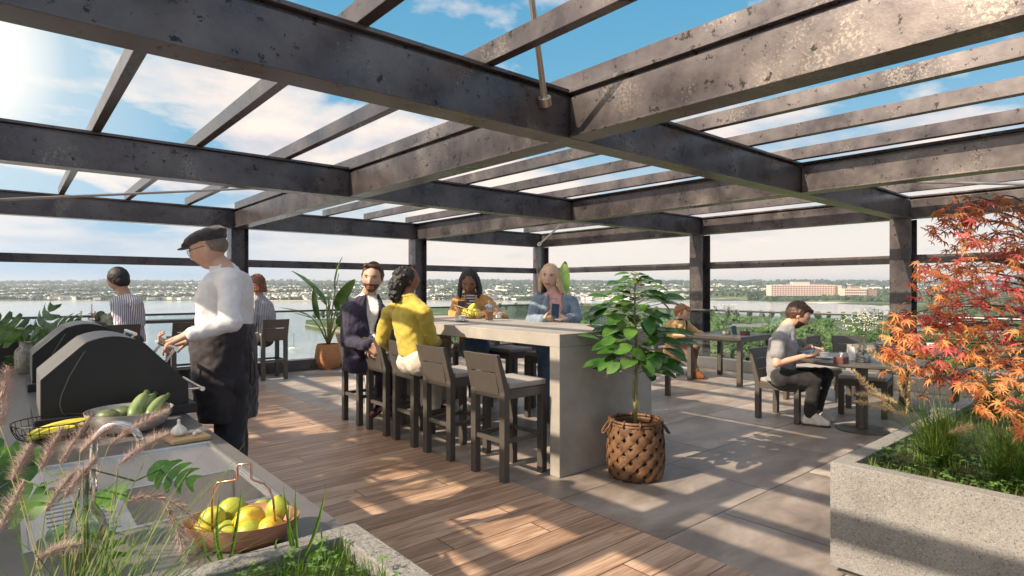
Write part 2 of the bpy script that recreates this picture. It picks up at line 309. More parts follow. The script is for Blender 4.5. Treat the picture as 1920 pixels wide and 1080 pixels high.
def concrete(name, c1, c2, sc=3, pit=.0, speck=None, rough=.75, bump=.4, bs=60):
    m = bpy.data.materials.new(name); m.use_nodes = True; nt = m.node_tree; L = nt.links.new; b = nt.nodes['Principled BSDF']
    tc = nn(nt, 'ShaderNodeTexCoord'); src = tc.outputs['Object']
    n = nn(nt, 'ShaderNodeTexNoise', i={'Scale': sc, 'Detail': 10.0, 'Roughness': .65}); L(src, n.inputs['Vector'])
    r = ramp(nt, [(.32, c1), (.68, c2)]); L(n.outputs[0], r.inputs[0]); col = r.outputs[0]
    n2 = nn(nt, 'ShaderNodeTexNoise', i={'Scale': bs, 'Detail': 5.0, 'Roughness': .7}); L(src, n2.inputs['Vector'])
    if speck:
        k = ramp(nt, [(.36, 0), (.44, 1)]); L(n2.outputs[0], k.inputs[0]); mx = mixc(nt); L(k.outputs[0], mx.inputs[0]); mx.inputs[6].default_value = (*speck, 1); L(col, mx.inputs[7]); k3 = ramp(nt, [(.56, 0), (.64, .6)]); L(n2.outputs[0], k3.inputs[0]); mx3 = mixc(nt); L(k3.outputs[0], mx3.inputs[0]); L(mx.outputs[2], mx3.inputs[6]); mx3.inputs[7].default_value = (c2[0] * 1.45, c2[1] * 1.45, c2[2] * 1.45, 1); col = mx3.outputs[2]
    L(col, b.inputs['Base Color']); b.inputs['Roughness'].default_value = rough
    bp = nn(nt, 'ShaderNodeBump'); bp.inputs['Strength'].default_value = bump; bp.inputs['Distance'].default_value = .006; L(n2.outputs[0], bp.inputs['Height']); L(bp.outputs[0], b.inputs['Normal'])
    return m
M_TILE = floor_tile_mat(); M_WOOD = wood_mat()
M_BAR = concrete('bar_concrete', (.25, .232, .21), (.42, .39, .355), 1.6, bs=90, rough=.6, bump=.06)
M_PLANT = concrete('aggregate', (.215, .207, .20), (.31, .30, .29), 4, speck=(.10, .096, .092), bs=120, bump=1.0, rough=.9)
M_KERB = concrete('pale_kerb', (.42, .39, .35), (.55, .52, .48), 2)
M_SLAB = concrete('grey_slab', (.2, .2, .2), (.3, .3, .3), 2)
XF, YF = 10.2, 10.82      # the two glazed edges
f = MB().box(-4.6, XF + .35, -5, YF + .35, -.35, 0).build('floor', M_TILE); tag(f, 'large brown grey stone tiles paving the roof terrace', 'floor', kind='structure')
f = MB().box(-2.4, 2.95, -4.5, 9.83, .0005, .005).build('wood_floor', M_WOOD); tag(f, 'warm oak planks laid along the kitchen side', 'floor', kind='structure')
# building below the terrace
bld = tag(MB().box(-4.5, XF + .3, -30, YF + .3, -32.2, -.352).build('building', M_SLAB), 'grey concrete block carrying the roof terrace', 'building')
# ---------------------------------------------------------------- pergola
pg = thing('pergola', 'dark weathered steel pergola frame spanning the whole terrace', 'pergola', (0, 0, 0))
ZB, ZT = 2.525, 2.86
XN = [-4.2, -.6, 3.0, 6.6, XF]; YM = [-3.8, -.55, 2.90, 6.32, YF]
def girder(mb, x0, x1, y0, y1, along, zb=ZB, zt=ZT, w=.16):
    for (ww, a, b) in ((w, zb + .014, zt - .055), (w + .03, zb, zb + .014), (w - .05, zt - .055, zt - .025), (w + .03, zt - .025, zt)):
        if along == 'x': mb.box(x0, x1, y0 - ww / 2, y0 + ww / 2, a, b)
        else: mb.box(x0 - ww / 2, x0 + ww / 2, y0, y1, a, b)
for i, y in enumerate(YM):
    m = MB(); girder(m, -4.3, XF + .09, y, y, 'x'); m.build('main_beam', STEEL, pg, bevel=.003)
for x in XN:
    for a, b_ in zip(YM[:-1], YM[1:]):
        m = MB(); girder(m, x, x, a + .0955, b_ - .0955, 'y', ZB + .003, ZT - .003); m.build('cross_beam', STEEL, pg, bevel=.003)
RX = [-3.4, -2.6, -1.8, -.95, -.2, .575, 1.39, 2.23, 3.0, 3.8, 4.57, 5.42, 6.37, 7.2, 8.0, 8.85, 9.7]
for x in RX:
    MB().box(x - .035, x + .035, -4.0, YF + .06, ZT + .002, ZT + .125).build('rafter', STEEL, pg, bevel=.004)
for x in XN:
    for y in YM:
        if (x in (3.0, 6.6, -.6) and y in (2.90, 6.32)) or (x in (3.0, 6.6) and y < 3) : continue
        m = MB()   # H section column
        t = .011
        m.box(x - .14, x - .14 + t, y - .14, y + .14, 0.0007, ZB - .001); m.box(x + .14 - t, x + .14, y - .14, y + .14, 0.0007, ZB - .001); m.box(x - .1285, x + .1285, y - .03, y + .03, 0.0007, ZB - .001)
        m.build('post', STEEL, pg, bevel=.002)
        MB().box(x - .16, x + .16, y - .16, y + .16, 0.0006, .02).build('base_plate', STEEL, pg, bevel=.003)
for a, b_ in zip(XN[1:-1], XN[2:]):
    MB().box(a + .1, b_ - .1, YF + .03, YF + .10, 1.865, 1.995).build('mid_rail', STEEL, pg, bevel=.003)
for a, b_ in zip(YM[:-1], YM[1:]):
    MB().box(XF + .03, XF + .10, a + .1, b_ - .1, 1.865, 1.995).build('mid_rail', STEEL, pg, bevel=.003)
def rod(p0, p1, r=.016, fit=True):
    m = MB(); m.tube([p0, p1], r, 10); o = m.build('tie_rod', ROD, pg, smooth=R(40))
    if fit:
        d = (Vector(p1) - Vector(p0)).normalized(); m = MB(); m.tube([Vector(p0) - d * .02, Vector(p0) + d * .035], r * 2.1, 14); m.build('rod_socket', ROD, o, smooth=R(40))
rod(W(1022, 192, 3.86), W(985, -90, 3.3), .0205)
rod(W(1011, 458, 13.6), W(1058, 416, 12.3), .022)
rod(W(1700, 341, 8.2), W(2000, 347, 5.6), .016)
rod(W(505, 352, 7.2), W(-60, 377, 5.0), .013)
# ---------------------------------------------------------------- glass balustrades
M_RAIL = pm('rail_metal', (.10, .095, .10), (.14, .13, .13), 5, rough=.35, metal=.7)
M_GLASS = glassmat('clear_glass', (.90, .955, .97), .05)
M_CLAMP = pm('clamp_metal', (.05, .05, .05), rough=.4, metal=.8)
def balustrade(label, horiz, fixed, a, b, step, rail_z=1.077):
    t = thing('glass_balustrade', label, 'balustrade', (a if horiz else fixed, fixed if horiz else a, 0))
    def bx(p0, p1, q0, q1, z0, z1): return MB().box(p0, p1, q0, q1, z0, z1) if horiz else MB().box(q0, q1, p0, p1, z0, z1)
    bx(a, b, fixed - .028, fixed + .028, rail_z - .012, rail_z + .022).build('handrail', M_RAIL, t, bevel=.008)
    bx(a, b, fixed - .10, fixed + .10, 0.0005, .20).build('kerb', M_KERB if not horiz else STEEL, t, bevel=.006)
    n = max(1, round((b - a) / step)); w_ = (b - a) / n
    for i in range(n):
        g = bx(a + i * w_ + .008, a + (i + 1) * w_ - .008, fixed - .006, fixed + .006, .2005, rail_z - .0125).build('glass_panel', M_GLASS, t)
        for q in (.22, .78):
            c = a + (i + q) * w_
            bx(c - .03, c + .03, fixed - .018, fixed + .018, .2008, .26).build('clamp', M_CLAMP, g, bevel=.004)
    return t
balustrade('glass balustrade with dark handrail overlooking the open water', True, YF - .16, -.05, XF - .2, 1.75)
balustrade('glass balustrade with pale kerb overlooking the wooded park', False, XF - .16, -4.6, YF - .3, 1.9)
balustrade('short glass balustrade returning at the left corner behind the kitchen', False, -.03, 7.0, YF - .2, 1.75)
# ---------------------------------------------------------------- water, land, far shore
ZW = -32.0
def water_mat():
    m = bpy.data.materials.new('estuary_water'); m.use_nodes = True; nt = m.node_tree; L = nt.links.new; b = nt.nodes['Principled BSDF']
    b.inputs['Base Color'].default_value = (.16, .19, .20, 1); b.inputs['Roughness'].default_value = .16; b.inputs['Specular IOR Level'].default_value = .9
    tc = nn(nt, 'ShaderNodeTexCoord'); n = nn(nt, 'ShaderNodeTexNoise', i={'Scale': .22, 'Detail': 6.0, 'Roughness': .6}); L(tc.outputs['Object'], n.inputs['Vector'])
    n2 = nn(nt, 'ShaderNodeTexNoise', i={'Scale': .012, 'Detail': 3.0}); L(tc.outputs['Object'], n2.inputs['Vector'])
    r = ramp(nt, [(.35, (.24, .27, .28)), (.65, (.36, .35, .33))]); L(n2.outputs[0], r.inputs[0]); L(r.outputs[0], b.inputs['Base Color'])
    bp = nn(nt, 'ShaderNodeBump'); bp.inputs['Strength'].default_value = .35; bp.inputs['Distance'].default_value = .35; L(n.outputs[0], bp.inputs['Height']); L(bp.outputs[0], b.inputs['Normal'])
    return m
m = MB().add([(-9000, -3000, ZW), (12000, -3000, ZW), (12000, 12000, ZW), (-9000, 12000, ZW)], [(0, 1, 2, 3)])
tag(m.build('water', water_mat()), 'pale calm estuary water', 'water', kind='structure')
def land_mat(name, stops, scale, detail=10):
    m = bpy.data.materials.new(name); m.use_nodes = True; nt = m.node_tree; L = nt.links.new; b = nt.nodes['Principled BSDF']; b.inputs['Roughness'].default_value = .95; b.inputs['Specular IOR Level'].default_value = .1
    tc = nn(nt, 'ShaderNodeTexCoord'); n = nn(nt, 'ShaderNodeTexNoise', i={'Scale': scale, 'Detail': float(detail), 'Roughness': .7}); L(tc.outputs['Object'], n.inputs['Vector'])
    r = ramp(nt, stops); L(n.outputs[0], r.inputs[0]); L(r.outputs[0], b.inputs['Base Color']); return m
M_FAR = land_mat('far_land', [(.34, (.030, .050, .030)), (.46, (.055, .085, .045)), (.54, (.12, .15, .08)), (.60, (.36, .32, .24)), (.66, (.62, .57, .48))], .006)
M_PARK = land_mat('park_grass', [(.36, (.05, .075, .03)), (.5, (.095, .13, .055)), (.60, (.16, .19, .09)), (.68, (.33, .30, .22))], .02)
M_ROAD = pm('road_asphalt', (.16, .16, .16), (.24, .23, .22), .2, rough=.9)
M_WALL = pm('quay_stone', (.22, .20, .18), (.32, .29, .25), .15, rough=.9)
M_SAND = pm('dry_bank', (.36, .32, .24), (.46, .41, .32), .05, rough=.95)
# far hills: a terrain with its own heights, from the shore outward
def hill_z(r_, f_):
    d = f_; s = max(0, (d - 1560) / 4600.0)
    n = mnoise.fractal(Vector((r_ / 900, f_ / 700, 3.3)), 1.0, 2.1, 5)
    n2 = mnoise.noise(Vector((r_ / 1500, 1.7, .3)))
    return ZW + 1.5 + min(1, s * 12) * 3 + 92 * s ** 1.25 * (1 + .10 * n2) + 16 * n * min(1, s * 3)
def shore_f(r_):    # distance of the far waterline as a function of bearing (right/forward tangent)
    t = r_
    base = 1545 + 40 * mnoise.noise(Vector((t * 5, 0, 0)))
    return base
NT, ND = 170, 60
vs = []; fs = []
for j in range(ND + 1):
    q = (j / ND) ** 1.5
    for i in range(NT + 1):
        t = -1.25 + 2.5 * i / NT
        f_ = shore_f(t) + q * 5400 if j else shore_f(t) - 4
        r_ = t * f_; z = hill_z(r_, f_) if j else ZW - 1
        vs.append(tuple(cv(r_, f_, z)))
for j in range(ND):
    for i in range(NT):
        a = j * (NT + 1) + i; fs.append((a, a + 1, a + NT + 2, a + NT + 1))
tag(MB().add(vs, fs).build('far_hills', M_FAR, smooth=True), 'low green hills across the water', 'hills', kind='structure')
def sheet(name, uvs, z, th, mat, label, cat, kind='structure'):
    # outline given by sight lines on the level z; a slab with real thickness
    pts = [G(u, v, z) for u, v in uvs]
    m = MB().prism([(p.x, p.y) for p in pts], 2, z - th, z)
    o = m.build(name, mat); return tag(o, label, cat, kind=kind)
# park peninsula (near) and river bank (far)
sheet('park_ground', [(572, 612), (574, 600), (700, 591), (860, 573), (1010, 568.5), (1150, 569), (1260, 581), (1420, 592), (1700, 601), (1960, 603), (2600, 606), (2600, 1400), (1000, 1400), (900, 900), (760, 650)], ZW + 1.6, 3.0, M_PARK, 'park land on the near side of the river', 'ground')
sheet('river_bank', [(1120, 557), (1235, 556), (1345, 556.5), (1385, 560), (1440, 565), (1540, 567), (1640, 571), (1700, 578), (1730, 597), (1960, 600.5), (2600, 604), (2600, 552), (1120, 553)], ZW + 1.2, 2.6, M_FAR, 'wooded far bank of the river', 'ground')
sheet('sand_bank', [(500, 564.5), (820, 563.5), (1120, 561.5), (1120, 558), (500, 559)], ZW + 1.25, 2.6, M_SAND, 'pale dry bank along the far shore', 'ground')
for k, (uv, lab) in enumerate([([(700, 700), (1100, 640), (1330, 640), (1420, 650), (1500, 640), (1500, 648), (1425, 660), (1330, 650), (1100, 650), (720, 720)], 'a'),
        ([(1180, 612), (1400, 606), (1700, 616), (1960, 622), (1960, 626), (1700, 621), (1400, 612), (1180, 619)], 'b'),
        ([(1650, 650), (1960, 645), (1960, 651), (1650, 657)], 'c'), ([(1320, 660), (1460, 612), (1475, 613), (1345, 672)], 'd')]):
    sheet('road', uv, ZW + 1.62 + .03 * k, .025, M_ROAD, 'grey park road', 'road')
for uv, lab in (([(800, 600), (1100, 596), (1130, 602), (1120, 612), (800, 622)], 'x'), ([(1640, 603), (1900, 606), (1900, 612), (1640, 607)], 'y')):
    sheet('gravel_yard', uv, ZW + 1.80, .03, M_SAND, 'pale gravel yard in the park', 'ground')
# ---------------------------------------------------------------- background trees
M_TL = [leafmat('tree_leaf_dark', (.03, .06, .018), (.08, .14, .04), .6, .3, .7, c3=(.13, .20, .06)), leafmat('tree_leaf_mid', (.05, .09, .025), (.12, .19, .05), .6, .3, .7, c3=(.18, .26, .08)), leafmat('tree_leaf_olive', (.07, .10, .03), (.16, .20, .07), .6, .3, .7)]
M_BARK = pm('tree_bark', (.07, .05, .035), (.13, .10, .07), 3, rough=.9)
def crown_mb(seed, n=900, h=8.0, r=3.2, base=1.6, q=.42):
    rg = random.Random(seed); m = MB(); lob = []
    for k in range(11):
        a = rg.uniform(0, 2 * pi); zz = rg.uniform(0, 1); rr = r * .62 * sin(pi * (.18 + .72 * zz))
        lob.append((Vector((cos(a) * rr, sin(a) * rr, base + (h - base) * (.18 + .72 * zz))), rg.uniform(.30, .52) * r))
    lob.append((Vector((0, 0, base + (h - base) * .5)), r * .6))
    for _ in range(n):
        c, lr = lob[rg.randrange(len(lob))]
        d = Vector((rg.gauss(0, 1), rg.gauss(0, 1), rg.gauss(0, 1))).normalized(); p = c + d * lr * rg.uniform(.7, 1.1)
        nrm = (d + Vector((rg.uniform(-.6, .6), rg.uniform(-.6, .6), rg.uniform(-.3, .7)))).normalized()
        a_ = nrm.cross(Vector((rg.uniform(-1, 1), rg.uniform(-1, 1), rg.uniform(-1, 1)))).normalized(); b_ = nrm.cross(a_); s_ = q * rg.uniform(.6, 1.4)
        m.add([p - a_ * s_ - b_ * s_ * .4, p + b_ * s_ * -.9, p + a_ * s_, p + b_ * s_ * .9], [(0, 1, 2, 3)])
    return m
def tree_proto(seed, mt, h, r, label):
    t = thing('park_tree', label, 'tree', (0, 0, 0), 'trees in the park below the terrace')
    cr = crown_mb(seed, 1500, h, r, q=.40).build('crown', M_TL[mt], t)
    tr = MB().tube([(0, 0, -.5), (.1, 0, h * .3), (0, .1, h * .62)], [.26, .2, .08], 6).build('trunk', M_BARK, t); return t
TP = [tree_proto(1, 0, 8.5, 3.4, 'x'), tree_proto(2, 1, 7.5, 3.6, 'x'), tree_proto(3, 2, 7.0, 3.0, 'x'), tree_proto(4, 1, 9.5, 3.1, 'x')]
KIND = ['dark green broad tree in the park beyond the glass', 'fresh green round tree in the park beyond the glass', 'olive green small tree in the park beyond the glass', 'tall mid green tree in the park beyond the glass']
used = [False] * 4
def put_tree(k, u, v, sc, z=ZW + 1.6):
    if used[k]: o = copy_tree(TP[k])
    else: o = TP[k]; used[k] = True; tree_of(o)
    o.location = G(u, v, z); o.rotation_euler = (0, 0, rnd.uniform(0, 6.28)); o.scale = (sc * rnd.uniform(.9, 1.15), sc * rnd.uniform(.9, 1.15), sc)
    where = 'left of the corner post' if u < 1000 else ('behind the basket plant' if u < 1300 else ('behind the man in grey' if u < 1560 else 'behind the red maple'))
    deep = 'far back near the river' if v < 612 else ('mid distance' if v < 650 else 'nearest the terrace')
    o['label'] = KIND[k].replace(' in the park beyond the glass', '') + ', ' + deep + ', ' + where
rt = random.Random(5)
pts = []
for _ in range(9000):
    if len(pts) >= 430: break
    v = 600 + 115 * rt.random() ** 1.25; u = rt.uniform(700, 1930)
    if v < 604 + max(0, (u - 1200)) * .01: continue
    if 1545 < u < 1960 and 610 < v < 640 and rt.random() < .85: continue
    if u < 1100 and 596 < v < 622: continue
    if any(abs(u - a) < 5.5 + (v - 600) * .055 and abs(v - b) < 1.5 + (v - 600) * .028 for a, b in pts): continue
    pts.append((u, v))
pts.sort(key=lambda q: -q[1])
for u, v in pts[:232]: put_tree(rt.choice([0, 0, 1, 1, 2, 3]), u, v, rt.uniform(.85, 1.35))
far_trees = pts[232:]
for u in range(592, 700, 13): put_tree(rt.choice([1, 2, 0]), u, 600 - (u - 590) * .06, 1.05)
for k in range(26): put_tree(rt.choice([0, 1, 2]), 880 + k * 14 + rt.uniform(-4, 4), 576 + (k % 3) * 3 + max(0, k - 18) * .8, 1.0)
for k in range(22): put_tree(rt.choice([0, 1, 3]), 1250 + k * 22 + rt.uniform(-5, 5), 593 + k * .6, 1.0)
# ---------------------------------------------------------------- far wood and far town read as masses
def mass(name, mat, label, cat, gen, n, seed, quads=5, size=4):
    rg = random.Random(seed); m = MB()
    for _ in range(n):
        p, s_ = gen(rg)
        for k in range(quads):
            a = rg.uniform(0, 2 * pi); d = Vector((cos(a), sin(a), rg.uniform(-.1, 1))).normalized(); c = p + Vector((d.x * s_ * .8, d.y * s_ * .8, s_ * .5 + d.z * s_ * .5))
            a_ = d.cross(Vector((0, 0, 1))).normalized(); b_ = d.cross(a_); e = s_ * rg.uniform(.4, .75)
            m.add([c - a_ * e, c - b_ * e, c + a_ * e, c + b_ * e], [(0, 1, 2, 3)])
    o = m.build(name, mat); return tag(o, label, cat, kind='stuff')
M_FW = leafmat('far_wood_leaf', (.020, .042, .020), (.055, .085, .040), .02, .1, .9, c3=(.09, .12, .055))
_it = iter([q for q in far_trees for _ in range(9)])
def g_park(rg):
    u, v = next(_it); p = G(u, v, ZW + 1.6); return p + Vector((rg.gauss(0, 2.2), rg.gauss(0, 2.2), rg.uniform(0, 3.2))), rg.uniform(2.2, 3.4)
mass('park_woodland', M_TL[1], 'small park trees far back by the river beyond the glass', 'woodland', g_park, len(far_trees) * 9, 14, 14)
def g_hill(rg):
    t = rg.uniform(-.95, .95); f_ = 1560 + 4600 * rg.random() ** 1.5
    while mnoise.noise(Vector((t * f_ / 160, f_ / 260, 9))) < -.10: t = rg.uniform(-.95, .95); f_ = 1560 + 4600 * rg.random() ** 1.5
    return cv(t * f_, f_, hill_z(t * f_, f_)), rg.uniform(5, 9) * (f_ / 1900) ** .75
mass('distant_woodland', M_FW, 'distant mixed woodland on the far hills', 'woodland', g_hill, 15000, 11, 4)
def g_bank(rg):
    u = rg.uniform(1245, 1960); v = 556 + (u - 1240) * .026 + rg.random() ** 1.6 * 0 + rg.uniform(-2.5, .5) - (2 if u > 1500 else 0)
    if 1440 < u < 1645 and v < 560.5: v = 561 + rg.random() * 3
    if u > 1735 and rg.random() < .7: v = 562 + rg.random() * 36
    p = G(u, v, ZW + 1.2); return p, rg.uniform(4, 8.5) * (1 if v < 575 else .55)
mass('riverside_woodland', M_FW, 'bushy green trees lining the far river bank', 'woodland', g_bank, 1500, 12, 12)
# far town
M_HOUSE = [pm('pale_render', (.80, .76, .70)), pm('cream_render', (.68, .58, .46)), pm('grey_roof', (.22, .22, .24))]
def town():
    rg = random.Random(21); m = MB()
    for _ in range(9000):
        t = rg.uniform(-.93, .93); left = t < -.1
        f_ = 1575 + (3900 if left else 2900) * rg.random() ** 1.35
        if mnoise.noise(Vector((t * f_ / 160, f_ / 260, 9))) > (.16 if left else .06): continue
        if t > .30 and f_ < 2500: continue
        c = cv(t * f_, f_, hill_z(t * f_, f_)); a = rg.uniform(6, 13) * (f_ / 2000) ** .5; b_ = a * rg.uniform(.5, 1); h = rg.uniform(4, 8)
        if rg.random() < .035: a *= 3.2; h *= .9
        M_ = Matrix.Rotation(rg.choice([0, .3, .8, 1.5]) + rg.uniform(-.2, .2), 3, 'Z')
        m.cur = rg.choice([0, 0, 1]); m.obox(c + Vector((0, 0, h / 2)), (a * 2, b_ * 2, h), M_)
        m.cur = 2; m.obox(c + Vector((0, 0, h + .6)), (a * 1.9, b_ * 1.6, 1.2), M_)
    o = m.build('distant_town', M_HOUSE); tag(o, 'pale houses scattered over the far shore', 'town', kind='stuff')
town()
# ---------------------------------------------------------------- brick hospital blocks on the river bank
def facade_mat():
    m = bpy.data.materials.new('pink_brick_facade'); m.use_nodes = True; nt = m.node_tree; L = nt.links.new; b = nt.nodes['Principled BSDF']; b.inputs['Roughness'].default_value = .8
    tc = nn(nt, 'ShaderNodeTexCoord'); n = nn(nt, 'ShaderNodeTexNoise', i={'Scale': .2, 'Detail': 4.0}); L(tc.outputs['Object'], n.inputs['Vector'])
    r = ramp(nt, [(.3, (.62, .40, .33)), (.7, (.70, .48, .41))]); L(n.outputs[0], r.inputs[0]); L(r.outputs[0], b.inputs['Base Color']); return m
M_FB = facade_mat(); M_SP = pm('pale_spandrel', (.85, .72, .62)); M_WIN = pm('far_window', (.05, .055, .07), rough=.25); M_BR2 = pm('brown_brick', (.28, .17, .13), (.34, .22, .17), .3)
def block(label, u0, u1, vt, vb, floors, bays, extra):
    d = (CAMZ - (ZW + 1.2)) * FPX / (vb - 540)
    x0, x1 = (u0 - 960) / FPX * d, (u1 - 960) / FPX * d; h = (vb - vt) / FPX * d; dep = 34
    base = cv(x0, d, ZW + 1.2); t = thing('hospital_block', label, 'building', base)
    Mx = Matrix((RT, FW, UP)).transposed()
    def b3(a0, a1, f0, f1, z0, z1, m=None):
        m = m or MB(); c = base + Mx @ Vector(((a0 + a1) / 2, (f0 + f1) / 2, (z0 + z1) / 2)); return m.obox(c, (a1 - a0, f1 - f0, z1 - z0), Mx)
    Wd = x1 - x0
    b3(0, Wd, 0, dep, -2, h).build('wall', M_FB, t)
    fh = h / floors; bw = Wd / bays
    rest = MB(); cnt = 0
    for k in range(floors - 1, -1, -1):
        for i in range(bays):
            a_ = (i * bw + bw * .24, (i + 1) * bw - bw * .24, -.35, .0, k * fh + fh * .30, k * fh + fh * .72); cnt += 1
            if cnt <= 100: b3(*a_).build('window', M_WIN, t)
            else: b3(*a_, rest)
        if False: pass
    if rest.v: tag(rest.build('window', M_WIN, t), kind='stuff')
    for k in range(floors):
        b3(-.1, Wd + .1, -.55, -.0, k * fh + fh * .85, k * fh + fh * 1.02 - .01).build('spandrel', M_SP, t)
    b3(-.4, Wd + .4, -.7, dep + .4, h + .01, h + 1.2).build('roof', M_SP, t)
    for (a, b_, f0, hh, mt) in extra: b3(a * Wd, b_ * Wd, f0, dep * .8, h + 1.21, h + 1.2 + hh).build('plant_room', mt, t)
    return t, b3, Wd, h
t, b3, Wd, h = block('long pink brick hospital block of many storeys across the river', 1446, 1566, 535, 560.5, 7, 24, [(.36, .62, 6, 9, M_FB), (.30, .34, 10, 3, M_BR2), (.70, .9, 12, 3.5, M_BR2)])
b3(Wd + .05, Wd + 10, 3, 28, -2, h * .98).build('stair_tower', M_BR2, t); b3(Wd + 10.1, Wd + 19, -1, 20, -2, h).build('end_wing', M_FB, t)
t, b3, Wd, h = block('smaller brick block with dark wing right of the long hospital', 1584, 1625, 542, 561, 4, 12, [(.35, .75, 6, 7, M_BR2)])
b3(Wd + .05, Wd + 32, 4, 34, -2, h * .96).build('dark_wing', M_BR2, t)
# blue boat moored below the hospital
bp_ = G(1503, 563.5, ZW); t = thing('ferry', 'blue and white river ferry moored below the brick hospital', 'boat', bp_)
Mx = Matrix((RT, FW, UP)).transposed()
m = MB(); rings = []
for a, wd in ((-17, .3), (-13, 2.2), (0, 3), (11, 2.8), (17, 2.0)):
    rings.append([bp_ + Mx @ Vector((a, y, z)) for y, z in ((-wd, 3), (-wd * .8, 0), (wd * .8, 0), (wd, 3))])
m.loft(rings).build('hull', pm('blue_hull', (.05, .22, .45), rough=.4), t)
MB().obox(bp_ + Mx @ Vector((1, 0, 4.4)), (20, 4.4, 2.7), Mx).build('cabin', pm('white_paint', (.75, .75, .73), rough=.4), t)
# sailing boats on the near water
def yacht(u, v, s_, label, mast=9.0):
    p = G(u, v, ZW); t = thing('sailing_boat', label, 'boat', p, 'sailing boats moored below the terrace')
    m = MB(); rings = []
    for a, wd, zt in ((-4, .9, .9), (-2.5, 1.3, .9), (0, 1.45, .95), (2.4, 1.0, 1.1), (4.6, .08, 1.35)):
        rings.append([p + Mx @ (Vector((a, y, z)) * s_) for y, z in ((-wd, zt), (-wd * .7, -.1), (0, -.3), (wd * .7, -.1), (wd, zt))])
    m.loft(rings).build('hull', bpy.data.materials['white_paint'], t)
    MB().obox(p + Mx @ Vector((-.3, 0, 1.3)) * s_, (3.2 * s_, 1.5 * s_, .7 * s_), Mx).build('cabin', bpy.data.materials['white_paint'], t, bevel=.1)
    MB().tube([p + Mx @ Vector((.6, 0, .9)) * s_, p + Mx @ Vector((.6, 0, mast)) * s_], .11, 6).build('mast', M_CLAMP, t)
    MB().tube([p + Mx @ Vector((.6, 0, 2)) * s_, p + Mx @ Vector((-3.2, 0, 2.2)) * s_], .09, 6).build('boom', M_CLAMP, t)
    sail = MB().add([tuple(p + Mx @ (Vector(q) * s_)) for q in ((.5, .02, mast * .97), (.5, .02, 2.15), (-2.9, .1, 2.3), (.5, -.02, mast * .97), (.5, -.02, 2.15), (-2.9, .06, 2.3))], [(0, 1, 2), (3, 5, 4), (0, 3, 4, 1), (1, 4, 5, 2), (0, 2, 5, 3)])
    sail.build('sail', pm('furled_sail', (.35, .38, .42), rough=.8), t)
yacht(549, 656, .95, 'small white sailing boat with dark mast beside the terracotta pot', 9.5)
yacht(412, 624, .8, 'white sailing boat seen behind the chef')
yacht(300, 640, .7, 'white sailing boat between the two bar stools by the railing')
# quay wall of the park point
p0 = G(571, 612.5, ZW + .0); 
qw = MB()
for a, b_ in (((571, 613), (760, 652)),):
    P0, P1 = G(*a, ZW), G(*b_, ZW); dd = (P1 - P0).normalized(); nr = Vector((-dd.y, dd.x, 0))
    qw.add([P0, P1, P1 + nr * 1.2, P0 + nr * 1.2] + [q + Vector((0, 0, 2.6)) for q in (P0, P1, P1 + nr * 1.2, P0 + nr * 1.2)], [(0, 1, 2, 3), (4, 5, 6, 7), (0, 1, 5, 4), (1, 2, 6, 5), (2, 3, 7, 6), (3, 0, 4, 7)])
tag(qw.build('quay_wall', M_WALL), 'stone quay wall along the park point', 'wall')
# ---------------------------------------------------------------- haze
hz = bpy.data.materials.new('haze'); hz.use_nodes = True; nt = hz.node_tree; nt.nodes.clear(); o_ = nn(nt, 'ShaderNodeOutputMaterial'); vp = nn(nt, 'ShaderNodeVolumePrincipled')
vp.inputs['Color'].default_value = (.80, .88, 1, 1); vp.inputs['Density'].default_value = .00010; vp.inputs['Anisotropy'].default_value = .3; nt.links.new(vp.outputs[0], o_.inputs['Volume'])
HZ = True
if HZ: tag(MB().box(-9100, 12100, -3100, 12100, ZW - 2, 130).build('haze', hz), 'thin blue haze over the estuary', 'haze', kind='stuff')
